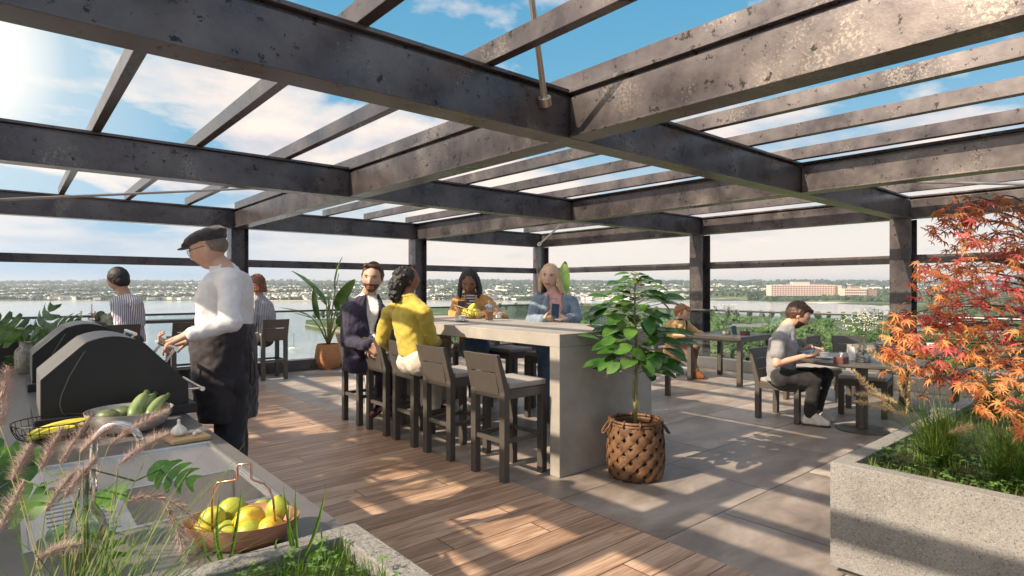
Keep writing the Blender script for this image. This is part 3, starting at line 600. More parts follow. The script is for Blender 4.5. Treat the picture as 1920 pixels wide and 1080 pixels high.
# ---------------------------------------------------------------- furniture
M_FURN = pm('taupe_powder_coat', (.092, .081, .073), (.108, .096, .086), 3, rough=.42, metal=.25, bump=.04, bscale=300, bdist=.001)
M_CUSH = pm('seat_fabric', (.30, .28, .27), (.36, .335, .32), 30, rough=.9, bump=.2, bscale=400, bdist=.002)
def seat_proto(name, label, cat, group, w, dep, seat_z, back_z, rest_z, slots):
    # faces +Y; back at -Y
    t = thing(name, label, cat, (0, 0, 0), group)
    lg = .062; ap = seat_z - .045; x = w / 2; y = dep / 2
    for sx in (-1, 1):
        # rear leg runs up and leans back
        xa = sx * x; xb = sx * (x - lg)
        x0_, x1_ = min(xa, xb), max(xa, xb)
        lean = .075
        MB().prism([(-y, 0), (-y + .055, 0), (-y + .055, ap), (-y + .03 - lean, back_z), (-y - .002 - lean, back_z), (-y, ap - .02)], 0, x0_, x1_).build('leg', M_FURN, t, bevel=.003)
        MB().box(x0_, x1_, y - .055, y, 0, ap - .075).build('leg', M_FURN, t, bevel=.003)
    m = MB()
    m.box(-x, x, y - .055, y, ap - .0745, ap - .001); m.box(-x, -x + lg - .002, -y + .0555, y - .0555, ap - .0745, ap - .001); m.box(x - lg + .002, x, -y + .0555, y - .0555, ap - .0745, ap - .001)
    m.box(-x + lg + .0005, x - lg - .0005, -y + .004, -y + .05, ap - .075, ap - .001)
    m.build('seat_frame', M_FURN, t, bevel=.003)
    MB().box(-x + lg + .003, x - lg - .003, -y + .0505, y - .056, ap - .04, ap - .002).build('seat_board', M_FURN, t)
    MB().box(-x + .004, x - .004, -y + .062, y - .003, ap, seat_z + .004).build('cushion', M_CUSH, t, bevel=.014, seg=3)
    # back boards leaning with the rear legs, with open slots between
    def yb(z): return -y - .001 - lean * max(0, (z - ap + .02)) / (back_z - ap + .02)
    cuts = [ap - .05] + slots + [back_z]; bx_ = x - lg - .0006
    for a, b_ in zip(cuts[:-1], cuts[1:]):
        a2 = a + (.009 if a != cuts[0] else 0); 
        MB().prism([(yb(a2), a2), (yb(a2) + .026, a2), (yb(b_) + .026, b_), (yb(b_), b_)], 0, -bx_, bx_).build('back_board', M_FURN, t, bevel=.002)
    if rest_z:
        m = MB(); m.box(-x + lg, x - lg, -y + .012, -y + .042, rest_z, rest_z + .032); m.box(-x + lg, x - lg, y - .042, y - .012, rest_z, rest_z + .032)
        for sx in (-1, 1): m.box(sx * (x - lg / 2) - .016, sx * (x - lg / 2) + .016, -y + .0555, y - .0555, rest_z, rest_z + .032)
        m.build('foot_rest', M_FURN, t, bevel=.002)
    return t
stool0 = seat_proto('bar_stool', 'x', 'bar stool', 'bar stools with slotted backs', .42, .46, .755, .985, .29, [.835]); tree_of(stool0)
chair0 = seat_proto('terrace_chair', 'x', 'chair', 'low terrace chairs with slotted backs', .50, .50, .465, .79, None, [.545, .665]); tree_of(chair0)
first = {}
def put(proto, x, y, deg, label, z=0.0055):
    if proto.name not in first: first[proto.name] = 1; o = proto
    else: o = copy_tree(proto)
    o.location = (x, y, z); o.rotation_euler = (0, 0, R(deg)); o['label'] = label; return o
# near row along the bar: backs to the wood, facing +X  (rotation -90: +Y -> +X)
for y, l in ((3.67, 'empty bar stool at the end of the bar nearest the basket plant'), (4.40, 'empty bar stool between the nearest stool and the woman in yellow'), (4.97, 'bar stool carrying the woman in the yellow sweater'),
             (5.53, 'empty bar stool squeezed between the yellow sweater and the navy suit'), (6.13, 'bar stool carrying the man in the navy suit')):
    put(stool0, 3.10, y, -90 + rnd.uniform(-2, 2), l)
for y, l in ((4.9, 'bar stool behind the bar under the blonde woman'), (5.6, 'empty bar stool on the far side of the bar between the two women'), (6.35, 'bar stool behind the bar under the woman in the rust jacket')):
    put(stool0, 4.78, y, 90, l)
for x, l in ((1.20, 'bar stool by the railing under the man in the striped shirt'), (2.02, 'empty bar stool by the railing seen behind the chef'), (3.29, 'bar stool by the railing under the woman with the red bob')):
    put(stool0, x, 10.03, 0, l)
# concrete bar
bar = thing('bar_counter', 'long pale concrete bar counter with slab legs', 'bar', (3.89, 4.9, 0))
MB().box(3.294, 4.49, 3.28, 6.62, 1.03, 1.134).build('counter_top', M_BAR, bar, bevel=.004)
MB().box(3.2942, 4.4898, 3.2802, 3.392, .0008, 1.0296).build('slab_leg', M_BAR, bar, bevel=.004)
MB().box(3.2942, 4.4898, 6.508, 6.6198, .0008, 1.0296).build('slab_leg', M_BAR, bar, bevel=.004)
# high shelf table along the railing
ht = thing('high_table', 'dark narrow high table standing along the left railing', 'table', (2.4, 10.4, 0))
MB().box(.75, 2.66, 10.22, 10.55, .965, 1.01).build('table_top', M_FURN, ht, bevel=.004)
for x in (.76, 2.59):
    for y in (10.23, 10.48): MB().box(x, x + .06, y, y + .06, .006, .9645).build('leg', M_FURN, ht, bevel=.003)
ht2 = thing('high_table', 'pale concrete high table in front of the woman with the red bob', 'table', (3.5, 10.3, 0))
MB().box(2.86, 3.35, 10.32, 10.56, 1.00, 1.06).build('table_top', M_BAR, ht2, bevel=.004)
MB().box(2.90, 2.97, 10.34, 10.54, .006, .9995).build('slab_leg', M_BAR, ht2, bevel=.004)
# rectangular dining table on the right
def rect_table(x0, x1, y0, y1, label, z=.75):
    t = thing('dining_table', label, 'table', ((x0 + x1) / 2, (y0 + y1) / 2, 0))
    MB().box(x0, x1, y0, y1, z - .022, z).build('table_top', M_FURN, t, bevel=.003)
    m = MB(); m.box(x0 + .071, x1 - .071, y0 + .006, y0 + .04, z - .085, z - .0225); m.box(x0 + .071, x1 - .071, y1 - .04, y1 - .006, z - .085, z - .0225)
    m.box(x0 + .006, x0 + .04, y0 + .071, y1 - .071, z - .085, z - .0225); m.box(x1 - .04, x1 - .006, y0 + .071, y1 - .071, z - .085, z - .0225); m.build('apron', M_FURN, t, bevel=.002)
    for x in (x0, x1 - .07):
        for y in (y0, y1 - .07): MB().box(x, x + .07, y, y + .07, .0008, z - .0225).build('leg', M_FURN, t, bevel=.003)
    return t
rect_table(8.43, 9.42, 4.53, 5.46, 'square dark table with flower vase by the right railing')
def round_table(x, y, r, label, br=.27, z=.75):
    t = thing('round_table', label, 'table', (x, y, 0), 'round pedestal tables')
    MB().lathe([(r - .012, z - .034), (r, z - .024), (r, z - .004), (r - .004, z)], (x, y, 0), 64).build('table_top', M_FURN, t, smooth=R(40))
    MB().lathe([(.058, .02), (.058, z - .0345)], (x, y, 0), 28).build('column', M_FURN, t, smooth=R(40))
    MB().lathe([(br, .0008), (br, .010), (br - .02, .0195), (.05, .0197)], (x, y, 0), 48).build('base_plate', M_FURN, t, smooth=R(30))
    return t
RT1 = (6.86, 2.33); RT2 = (8.55, 2.42)
round_table(*RT1, .63, 'round dark table where the man in grey sits', .25)
round_table(*RT2, .63, 'round dark table further back behind the maple leaves', .25)
put(chair0, 6.80, 3.10, 180, 'low chair carrying the man in the grey t-shirt')
put(chair0, 7.78, 2.60, 100, 'empty chair with pale cushion across the round table from the man in grey')
put(chair0, 8.10, 3.35, 165, 'empty chair turned between the two round tables')
put(chair0, 9.25, 3.15, 140, 'empty chair behind the far round table near the glass')
put(chair0, 9.35, 1.75, 60, 'empty chair behind the maple by the right glass')
put(chair0, 8.95, 6.05, 180, 'low chair carrying the man in the camel coat')
put(chair0, 6.72, 5.02, -90, 'dark low chair seen from behind, half hidden by the basket plant')
put(chair0, 9.0, 4.02, 0, 'empty chair with its back to us at the square table')
# ---------------------------------------------------------------- table things
M_CHINA = pm('white_china', (.80, .78, .75), rough=.15, coat=.4)
M_COFFEE = pm('coffee', (.06, .025, .01), rough=.1)
def cup(x, y, z, label, s=1.0, a=0.0):
    t = thing('coffee_cup', label, 'coffee cup', (x, y, z), 'white cups and saucers')
    MB().lathe([(.028 * s, .001), (.055 * s, .004), (.074 * s, .012), (.076 * s, .014), (.054 * s, .008), (.02 * s, .006)], (x, y, z), 28).build('saucer', M_CHINA, t, smooth=True)
    MB().lathe([(.024 * s, .0085), (.036 * s, .022), (.043 * s, .062), (.044 * s, .066), (.041 * s, .064), (.035 * s, .026), (.01, .018)], (x, y, z), 24).build('cup', M_CHINA, t, smooth=True)
    MB().lathe([(.0005, .0555), (.0385 * s, .056)], (x, y, z), 20).build('coffee', M_COFFEE, t)
    c = Vector((x + cos(a) * .044 * s, y + sin(a) * .044 * s, z + .040))
    MB().tube([c + Vector((cos(a) * r_, sin(a) * r_, h)) * s for r_, h in ((-.002, .017), (.016, .018), (.025, .004), (.016, -.012), (-.004, -.013))], .0042 * s, 8).build('handle', M_CHINA, t, smooth=True)
    return t
ZT_ = 1.1343
def on(u, v, z): p = G(u, v, z); return p.x, p.y
cup(*on(866, 603, ZT_), ZT_, 'white cup on saucer in front of the basket of pears', 1.1, R(170))
cup(*on(935, 597, ZT_), ZT_, 'white cup beside the glass coffee press', 1.1, R(10))
cup(*on(1056, 603.5, ZT_), ZT_, 'white cup in front of the blonde woman', 1.15, R(20))
cup(*on(1545, 672, .7503), .7503, 'white cup on the near round table by the man in grey', 1.15, R(-20))
M_CLEAR = glassmat('clear_table_glass', (.96, .97, .97), .10)
cp_ = on(917, 602, ZT_)
t = thing('coffee_press', 'glass coffee press with copper plunger on the bar', 'coffee press', (*cp_, ZT_))
M_COPPER = pm('copper', (.72, .38, .26), rough=.22, metal=1); M_CHROME = pm('chrome', (.7, .7, .72), rough=.12, metal=1)
MB().lathe([(.045, .006), (.045, .155)], (*cp_, ZT_), 24).build('beaker', M_CLEAR, t, smooth=R(40))
MB().lathe([(.040, .0065), (.040, .10), (.002, .101)], (*cp_, ZT_), 24).build('coffee', pm('tea', (.30, .11, .04), rough=.2), t, smooth=R(40))
MB().lathe([(.050, 0.0), (.050, .010)], (*cp_, ZT_), 24).build('base_ring', M_CHROME, t, smooth=R(40))
MB().lathe([(.049, .156), (.049, .172), (.03, .186), (.006, .190), (.006, .21), (.012, .215), (.012, .225), (.002, .228)], (*cp_, ZT_), 24).build('lid', M_CHROME, t, smooth=R(40))
MB().tube([Vector((*cp_, ZT_)) + RT * a + UP * b for a, b in ((.045, .14), (.085, .135), (.085, .04), (.047, .03))], .006, 8).build('handle', M_CHROME, t, smooth=True)
# wicker basket of pears on the bar
M_WICK = pm('pale_wicker', (.30, .17, .09), (.42, .26, .15), 20, rough=.7)
bc = on(886, 597, ZT_); B0 = Vector((*bc, ZT_))
t = thing('fruit_basket', 'open wicker basket of spokes holding green pears on the bar', 'basket', B0)
m = MB()
for k in range(30):
    a = 2 * pi * k / 30; wv = 1 + .28 * cos(a * 2 + .5)
    m.tube([B0 + Vector((cos(a) * r_, sin(a) * r_, z)) for r_, z in ((.05, .004), (.11, .012), (.165 * (1 + .1 * (wv - 1)), .07), (.225, .125 * wv))], .0042, 5)
m.build('spokes', M_WICK, t, smooth=True)
MB().tube([B0 + Vector((cos(a) * .227, sin(a) * .227, .126 * (1 + .28 * cos(a * 2 + .5)))) for a in [2 * pi * k / 40 for k in range(40)]], .006, 6, closed=True).build('rim', M_WICK, t, smooth=True)
MB().tube([B0 + Vector((cos(a) * .13, sin(a) * .13, .03)) for a in [2 * pi * k / 40 for k in range(40)]], .004, 6, closed=True).build('hoop', M_WICK, t, smooth=True)
M_PEAR = pm('pear_skin', (.50, .52, .06), (.62, .55, .08), 6, rough=.4, sub=.1); M_STEM = pm('brown_stem', (.10, .06, .03))
def pear(c, s, M, label):
    t = thing('pear', label, 'pear', c, 'pears in the basket on the bar')
    m = MB(); prof = [(.004, -.040), (.022, -.038), (.036, -.022), (.039, -.004), (.034, .014), (.024, .030), (.018, .042), (.012, .052), (.003, .055)]
    n = 18; rings = [[Vector(c) + M @ Vector((r_ * cos(2 * pi * k / n), r_ * sin(2 * pi * k / n), z)) * s for k in range(n)] for r_, z in prof]
    m.loft(rings).build('fruit', M_PEAR, t, smooth=True)
    MB().tube([Vector(c) + M @ Vector((0, 0, .053)) * s, Vector(c) + M @ Vector((.006, 0, .075)) * s], .0025, 6).build('stem', M_STEM, t)
rp = random.Random(3)
for k, (a, r_, z, l) in enumerate([(2.6, .085, .055, 'left in the wicker basket'), (3.7, .06, .055, 'at the front left of the wicker basket'), (5.0, .06, .055, 'at the front of the wicker basket'), (.1, .085, .055, 'right in the wicker basket'), (1.4, .07, .055, 'at the back of the wicker basket'), (4.2, .02, .125, 'on top of the heap in the wicker basket')]):
    Mr = Matrix.Rotation(rp.uniform(-.7, .7), 3, 'X') @ Matrix.Rotation(rp.uniform(-.7, .7), 3, 'Y')
    pear(B0 + Vector((cos(a) * r_, sin(a) * r_, z)), 1.35, Mr, 'yellow green pear ' + l)
# dried leaves / twist holders: tissue box, flower carafe
M_BOX = pm('dark_red_leather', (.13, .04, .035), rough=.5); M_TISSUE = pm('tissue', (.8, .8, .78), rough=.9)
M_BLOOM = pm('white_bloom', (.75, .74, .66), rough=.8); M_SPRIG = leafmat('sprig_green', (.08, .13, .04), (.20, .27, .10), 30)
def tissue(x, y, z, label):
    t = thing('tissue_box', label, 'tissue box', (x, y, z), 'small dark tissue boxes')
    MB().box(x - .075, x + .075, y - .045, y + .045, z, z + .065).build('box', M_BOX, t, bevel=.004)
    m = MB(); 
    for k in range(5):
        a = k * 1.3; m.add([(x - .03 + .01 * k, y - .01, z + .064), (x + .0 + .01 * k, y + .012, z + .064), (x + cos(a) * .03, y + sin(a) * .015, z + .11 + .01 * (k % 2))], [(0, 1, 2)])
    m.build('tissue', M_TISSUE, t)
def carafe(x, y, z, label, s=1.0, seed=1, n=130, spread=.19):
    t = thing('flower_carafe', label, 'vase', (x, y, z), 'glass carafes of small white flowers')
    MB().lathe([(.002, .003), (.070 * s, .002), (.074 * s, .012), (.045 * s, .12), (.020 * s, .215), (.019 * s, .25), (.026 * s, .262)], (x, y, z), 28).build('carafe', M_CLEAR, t, smooth=R(50))
    MB().lathe([(.002, .0035), (.066 * s, .004), (.066 * s, .02), (.055 * s, .055), (.002, .06)], (x, y, z), 24).build('pebbles', pm('pebbles', (.12, .11, .10), (.6, .58, .52), 70, rough=.6, lo=.45, hi=.55), t)
    rg = random.Random(seed); st = MB(); bl = MB(); lf = MB(); o = Vector((x, y, z))
    for k in range(16):
        a = rg.uniform(0, 2 * pi); q = rg.uniform(.2, 1) * spread * s; tip = o + Vector((cos(a) * q, sin(a) * q, .33 + rg.uniform(0, .14)))
        mid = o + Vector((cos(a) * q * .25, sin(a) * q * .25, .27)); st.tube([o + Vector((0, 0, .02)), mid, tip], .0012, 4)
        for j in range(n // 16):
            d = Vector((rg.gauss(0, 1), rg.gauss(0, 1), rg.gauss(0, .8))) * .033 * s; p = tip + d; st.tube([mid.lerp(tip, .7), p], .0007, 3)
            bl.ell(p, (.0068, .0068, .005), None, 6, 4)
            if j % 2: 
                q_ = p - d * .5; e = .010; lf.add([q_, q_ + Vector((e, e, .003)), q_ + Vector((2 * e * cos(j), 2 * e * sin(j), .012)), q_ + Vector((-e, e, .004))], [(0, 1, 2, 3)])
    st.build('stem', M_SPRIG, t); bl.build('blossoms', M_BLOOM, t, smooth=True); lf.build('leaves', M_SPRIG, t)
tp = (8.75, 4.82); carafe(8.80, 4.98, .7503, 'glass carafe of white flowers on the square table', 1, 4)
tissue(8.92, 4.72, .7503, 'dark red tissue box on the square table')
carafe(*on(1618, 678, .7503), .7503, 'glass carafe of white flowers on the near round table', 1, 5, 190, .24)
tissue(*on(1577, 681, .7503), .7503, 'dark red tissue box on the near round table')
carafe(8.35, 2.62, .7503, 'glass carafe of white flowers on the far round table', 1, 6, 170, .22)
tissue(8.25, 2.33, .7503, 'dark red tissue box on the far round table')
cup(8.72, 2.18, .7503, 'white cup on the far round table', 1.1)
M_CARD = pm('menu_card', (.75, .74, .72), rough=.5); M_SLATE = pm('dark_card', (.05, .06, .08), rough=.4)
for (x, y, lab, mt) in ((*on(1597, 676, .7503), 'white menu card standing on the near round table', M_CARD), (8.84, 4.86, 'dark menu card leaning by the carafe on the square table', M_SLATE)):
    mm_ = MB(); M_ = Matrix.Rotation(R(-35), 3, 'Z') @ Matrix.Rotation(R(-14), 3, 'X'); mm_.obox(Vector((x, y, .7503 + .072)), (.075, .004, .14), M_); o = mm_.build('menu_card', mt, bevel=.001); tag(o, lab, 'menu card')
# ---------------------------------------------------------------- outdoor kitchen
M_TOP = concrete('worktop_stone', (.105, .10, .10), (.155, .147, .145), 2.2, bs=120, rough=.38, bump=.05)
M_BODY = pm('cabinet_stone', (.09, .085, .08), (.12, .11, .105), 3, rough=.5)
M_INOX = pm('brushed_steel', (.62, .61, .61), (.70, .69, .69), 6, rough=.36, metal=1, stretch=(40, 1, 1), bump=.03, bscale=40)
ZK = .92; KX0, KX1, KY0, KY1 = -.06, .622, 1.245, 5.56
kit = thing('kitchen_counter', 'long dark stone kitchen counter with inset sink', 'kitchen counter', (.3, 3.3, 0))
SX0, SX1, SY0, SY1 = .02, .575, 1.665, 2.43; BX0, BX1, BY0, BY1 = .24, .552, 1.70, 2.035
m = MB(); zt0 = ZK - .04
m.box(KX0, KX1, KY0, SY0, zt0, ZK); m.box(KX0, KX1, SY1, KY1, zt0, ZK); m.box(KX0, SX0, SY0, SY1, zt0, ZK); m.box(SX1, KX1, SY0, SY1, zt0, ZK)
m.build('worktop', M_TOP, kit)
m = MB(); m.box(KX0 + .02, KX1 - .02, KY0 + .02, 1.64, .006, zt0 - .0005); m.box(KX0 + .02, KX1 - .02, 2.06, KY1 - .02, .006, zt0 - .0005); m.box(KX0 + .02, .22, 1.6405, 2.0595, .006, zt0 - .0005); m.box(.57, KX1 - .02, 1.6405, 2.0595, .006, zt0 - .0005)
m.build('cabinet', M_BODY, kit)
sink = MB(); s_ = sink; g_ = .012
# deck around the basin, slightly sunk, with a raised rim
zd = ZK - .006
s_.box(SX0 + g_, BX0, SY0 + g_, BY1, zd - .004, zd); s_.box(BX0, SX1 - g_, SY0 + g_, BY0, zd - .004, zd); s_.box(BX1, SX1 - g_, BY0, BY1, zd - .004, zd)
s_.box(SX0 + g_, SX1 - g_, BY1, SY1 - g_, zd - .004, zd)
for (a, b, c, d) in ((SX0, SX1, SY0, SY0 + g_), (SX0, SX1, SY1 - g_, SY1), (SX0, SX0 + g_, SY0 + g_, SY1 - g_), (SX1 - g_, SX1, SY0 + g_, SY1 - g_)): s_.box(a, b, c, d, ZK - .012, ZK + .004)
so_ = sink.build('sink', M_INOX, kit, bevel=.002)
bm_ = MB(); zb_ = ZK - .21
bm_.box(BX0, BX1, BY0 - .003, BY0, zb_, zd - .0005); bm_.box(BX0, BX1, BY1, BY1 + .003, zb_, zd - .0045); bm_.box(BX0 - .003, BX0, BY0 - .003, BY1 + .003, zb_, zd - .0045); bm_.box(BX1, BX1 + .003, BY0 - .003, BY1 + .003, zb_, zd - .0045); bm_.box(BX0 - .003, BX1 + .003, BY0 - .003, BY1 + .003, zb_ - .003, zb_)
bm_.build('basin', M_INOX, so_)
gr = MB()
for k in range(9): gr.box(SX0 + .05, BX0 - .03, BY1 - .03 - k * .035, BY1 - .024 - k * .035, zd + .0002, zd + .003)
gr.build('drain_ridges', M_INOX, so_, bevel=.001)
MB().lathe([(.034, 0), (.034, .003), (.02, .004), (.004, .001)], ((BX0 + BX1) / 2, (BY0 + BY1) / 2, zb_ + .0005), 20).build('drain', M_CHROME, so_, smooth=R(40))
M_CHR = pm('satin_chrome', (.62, .62, .63), rough=.2, metal=1)
fx = Vector((.165, 1.86, ZK)); t = thing('tap', 'curved chrome tap rising beside the sink', 'tap', fx)
MB().lathe([(.024, 0), (.024, .008), (.014, .014), (.014, .05)], fx, 20).build('tap_base', M_CHR, t, smooth=R(40))
dr = Vector((.87, -.45, 0)).normalized(); pts = [fx + Vector((0, 0, .05)), fx + Vector((0, 0, .10)), fx + Vector((0, 0, .15))] + [fx + Vector((0, 0, .165)) + dr * (.055 - .055 * cos(a)) + UP * (.06 * sin(a)) for a in [R(k * 15) for k in range(1, 12)]]
MB().tube(pts, [.0095] * len(pts), 12).build('spout', M_CHR, t, smooth=True)
MB().tube([fx + Vector((0, 0, .045)), fx + Vector((-.03, -.02, .075))], .005, 8).build('lever', M_CHR, t, smooth=True)
# ---- barbecues
M_GRILL = pm('black_enamel', (.018, .018, .020), (.024, .024, .026), 4, rough=.45, spec=.4)
M_GRILL2 = pm('grey_enamel', (.13, .125, .125), (.15, .145, .142), 4, rough=.4, metal=.2)
def grill(y0, ln, label):
    t = thing('barbecue', label, 'barbecue', (.38, y0, ZK))
    # side profile in X,Z: base right, steep right slope, domed top, left slope
    X0, X1 = .095, .645
    prof = [(X0, ZK + .0), (X0, 1.125), (.225, 1.250)] + [(.225 + (.455 - .225) * k / 10, 1.250 + .040 * sin(pi * (.08 + .84 * k / 10)) ) for k in range(1, 10)] + [(.462, 1.252), (.635, 1.06), (.638, ZK)]
    def sc(pr, q): return [(q_[0] + (q if q_[0] < .3 else -q) , q_[1] - (q if q_[1] > ZK + .1 else 0)) for q_ in pr]
    hood = MB().prism(prof, 1, y0 + .012, y0 + ln - .012).build('hood', M_GRILL2, t, bevel=.004)
    for a, b in ((y0, y0 + .0118), (y0 + ln - .0118, y0 + ln)): MB().prism(prof, 1, a, b).build('side_plate', M_GRILL, t, bevel=.003)
    # line along the near side plate's groove, lighter grey standing in for its highlight
    q = [(.245, 1.235), (.225, 1.20), (.19, 1.13), (.165, 1.06), (.158, 1.02), (.165, .985), (.185, .955)]
    MB().tube([Vector((a, y0 - .0005, b)) for a, b in q], .0024, 6).build('seam_highlight', M_GRILL2, hood, smooth=True)
    MB().box(X0 - .02, X1 + .022, y0 - .03, y0 + ln + .03, ZK + .0005, ZK + .045).build('plinth', M_GRILL, t, bevel=.004)
    hm = MB(); hx, hz_ = .592, 1.215
    hm.tube([(hx, y0 + .03, hz_), (hx, y0 + ln - .03, hz_)], .011, 12)
    h = hm.build('handle', M_CHR, t, smooth=R(40))
    for yy in (y0 + .06, y0 + ln - .06): MB().tube([(hx, yy, hz_), (hx - .045, yy, hz_ - .065)], .007, 8).build('bracket', M_CHR, h)
    MB().tube([(X1 + .055, y0 + .02, 1.02), (X1 + .055, y0 + ln - .02, 1.02)], .011, 12).build('towel_rail', M_CHR, t, smooth=R(40))
    for yy in (y0 + .05, y0 + ln - .05): MB().tube([(X1 + .055, yy, 1.02), (X1 - .015, yy, 1.02)], .006, 8).build('rail_arm', M_CHR, t)
    for k in range(3): MB().lathe([(.018, 0), (.018, .012), (.012, .02)], (0, 0, 0), 14).build('knob', M_CHR, t, smooth=R(40)).location = Vector((X1 + .022, y0 + .1 + k * (ln - .2) / 2, ZK + .02)) - wloc(t)
    for k in kids(t):
        if k.name.startswith('knob'): k.rotation_euler = (0, R(90), 0)
grill(3.07, .46, 'nearer black barbecue with domed hood on the stone counter')
grill(4.25, .46, 'further black barbecue with domed hood on the stone counter')
# ---- fruit and utensils
M_LIME = pm('green_lemon', (.27, .34, .03), (.50, .50, .05), 16, rough=.42, bump=.5, bscale=300, bdist=.0015)
M_LEMON = pm('ripe_lemon', (.58, .50, .04), (.78, .42, .03), 18, rough=.42, bump=.5, bscale=300, bdist=.0015)
M_TRAY = pm('dusty_copper_enamel', (.42, .20, .14), (.46, .23, .16), 5, rough=.35, metal=.35)
bc = Vector((.405, 1.425, ZK)); t = thing('fruit_bowl', 'oval pink copper bowl with tall wire handle full of lemons', 'bowl', bc)
ang = math.atan2(RT.y, RT.x) + .12
def oval(prof, c, n=48, e=.70):
    rings = []
    for r_, z in prof: rings.append([c + Vector((cos(ang) * cos(a) * r_ - sin(ang) * sin(a) * r_ * e, sin(ang) * cos(a) * r_ + cos(ang) * sin(a) * r_ * e, z)) for a in [2 * pi * k / n for k in range(n)]])
    return MB().loft(rings)
oval([(.075, .0), (.092, .004), (.112, .022), (.125, .050), (.1265, .056), (.1235, .056), (.110, .026), (.09, .010), (.002, .008)], bc).build('dish', M_TRAY, t, smooth=R(60))
ca, sa = Vector((cos(ang), sin(ang), 0)), Vector((-sin(ang), cos(ang), 0))
hp = [(-.055, .02), (-.055, .10), (-.052, .128), (-.044, .140), (-.012, .144), (-.004, .146), (-.004, .172), (-.001, .178), (.022, .180), (.025, .176), (.025, .146), (.030, .142), (.050, .134), (.062, .122), (.070, .098), (.076, .02)]
MB().tube([bc + ca * a * 1.05 + UP * (z * 1.02) + sa * (-.02 + .02 * math.copysign(1, a) * 0) for a, z in hp], .0026, 8).build('wire_handle', M_COPPER, t, smooth=True)
def lemon(c, s, dirv, mat, label):
    t = thing('lemon', label, 'lemon', c, 'lemons in the copper bowl')
    q = Vector(dirv).normalized().to_track_quat('Z', 'Y').to_matrix(); n = 20
    prof = [(.0015, -.034), (.010, -.0325), (.0205, -.026), (.0285, -.014), (.0312, 0), (.0288, .014), (.0210, .0255), (.0105, .0325), (.0055, .0375), (.0015, .0395)]
    MB().loft([[Vector(c) + q @ Vector((r_ * cos(2 * pi * k / n), r_ * sin(2 * pi * k / n), z)) * s for k in range(n)] for r_, z in prof]).build('rind', mat, t, smooth=True)
    MB().lathe([(.0035 * s, 0), (.002 * s, .002 * s)], (0, 0, 0), 8).build('stem_scar', M_STEM, t).matrix_local = Matrix.Translation(q @ Vector((0, 0, -.034 * s))) @ q.to_4x4()
def lm(u, v, d, s, dv, mat, lab): lemon(W(u, v, d), s, dv, mat, lab)
lm(398, 974, 1.36, .92, (.3, -.6, .7), M_LIME, 'green lemon at the left end of the heap, stalk up')
lm(436, 958, 1.42, 1.02, (-.9, .2, .2), M_LIME, 'yellow green lemon at the back of the heap')
lm(468, 974, 1.36, 1.02, (-1, .55, -.2), M_LEMON, 'ripe orange yellow lemon on top of the heap')
lm(521, 957, 1.43, .92, (0, .2, 1), M_LIME, 'green yellow lemon standing at the right end of the bowl')
lm(490, 957, 1.475, .85, (1, .2, .1), M_LIME, 'small green lemon at the back right of the bowl')
lm(383, 998, 1.345, .90, (.5, -.5, .1), M_LEMON, 'yellow green lemon low at the left of the bowl')
lm(424, 998, 1.35, .88, (.2, -1, .35), M_LIME, 'green lemon with its tip toward us at the front of the bowl')
lm(468, 998, 1.335, .92, (1, .3, .1), M_LIME, 'pale green lemon at the front middle of the bowl')
lm(507, 992, 1.345, .92, (.8, .8, .1), M_LEMON, 'yellow lemon at the front right of the bowl')
# chopping board with garlic
M_BOARD = pm('beech_board', (.46, .30, .15), (.56, .38, .20), 8, rough=.5, stretch=(1, 8, 1)); M_GARL = pm('garlic_skin', (.68, .62, .56), (.78, .74, .70), 12, rough=.5, sub=.1)
bb = Vector((.515, 2.515, ZK + .0005)); t = thing('chopping_board', 'small pale wooden chopping board by the sink', 'chopping board', bb)
MB().obox(bb + Vector((0, 0, .0085)), (.135, .125, .017), Matrix.Rotation(R(6), 3, 'Z')).build('board', M_BOARD, t, bevel=.004)
def garlic(c, s, label):
    t = thing('garlic_bulb', label, 'garlic', c); n = 42; rings = []
    for r_, z in [(.006, 0), (.020, .003), (.028, .013), (.027, .024), (.018, .035), (.008, .043), (.005, .052), (.006, .062), (.003, .066)]:
        rings.append([Vector(c) + Vector((cos(2 * pi * k / n), sin(2 * pi * k / n), 0)) * r_ * s * (1 + (.09 if r_ > .015 else .03) * abs(sin(7 * pi * k / n))) + UP * z * s for k in range(n)])
    MB().loft(rings).build('bulb', M_GARL, t, smooth=True)
    MB().lathe([(.005, -.001), (.009, .001), (.008, .003)], c, 14).build('root', M_BOARD, t)
garlic(bb + Vector((-.025, .012, .018)), .95, 'white garlic bulb on the wooden chopping board')
for k, (a, b, an) in enumerate(((.018, .016, .3), (.022, -.022, 1.4), (.040, .004, 2.2))):
    c = bb + Vector((a, b, .0245)); o = MB().ell(c, (.015, .0075, .0075), Matrix.Rotation(an, 3, 'Z') , 14, 8).build('garlic_clove', M_GARL, smooth=True)
    tag(o, ('garlic clove right beside the bulb on the board', 'garlic clove nearest the sink on the board', 'garlic clove near the right edge of the board')[k], 'garlic clove', 'garlic cloves on the board')
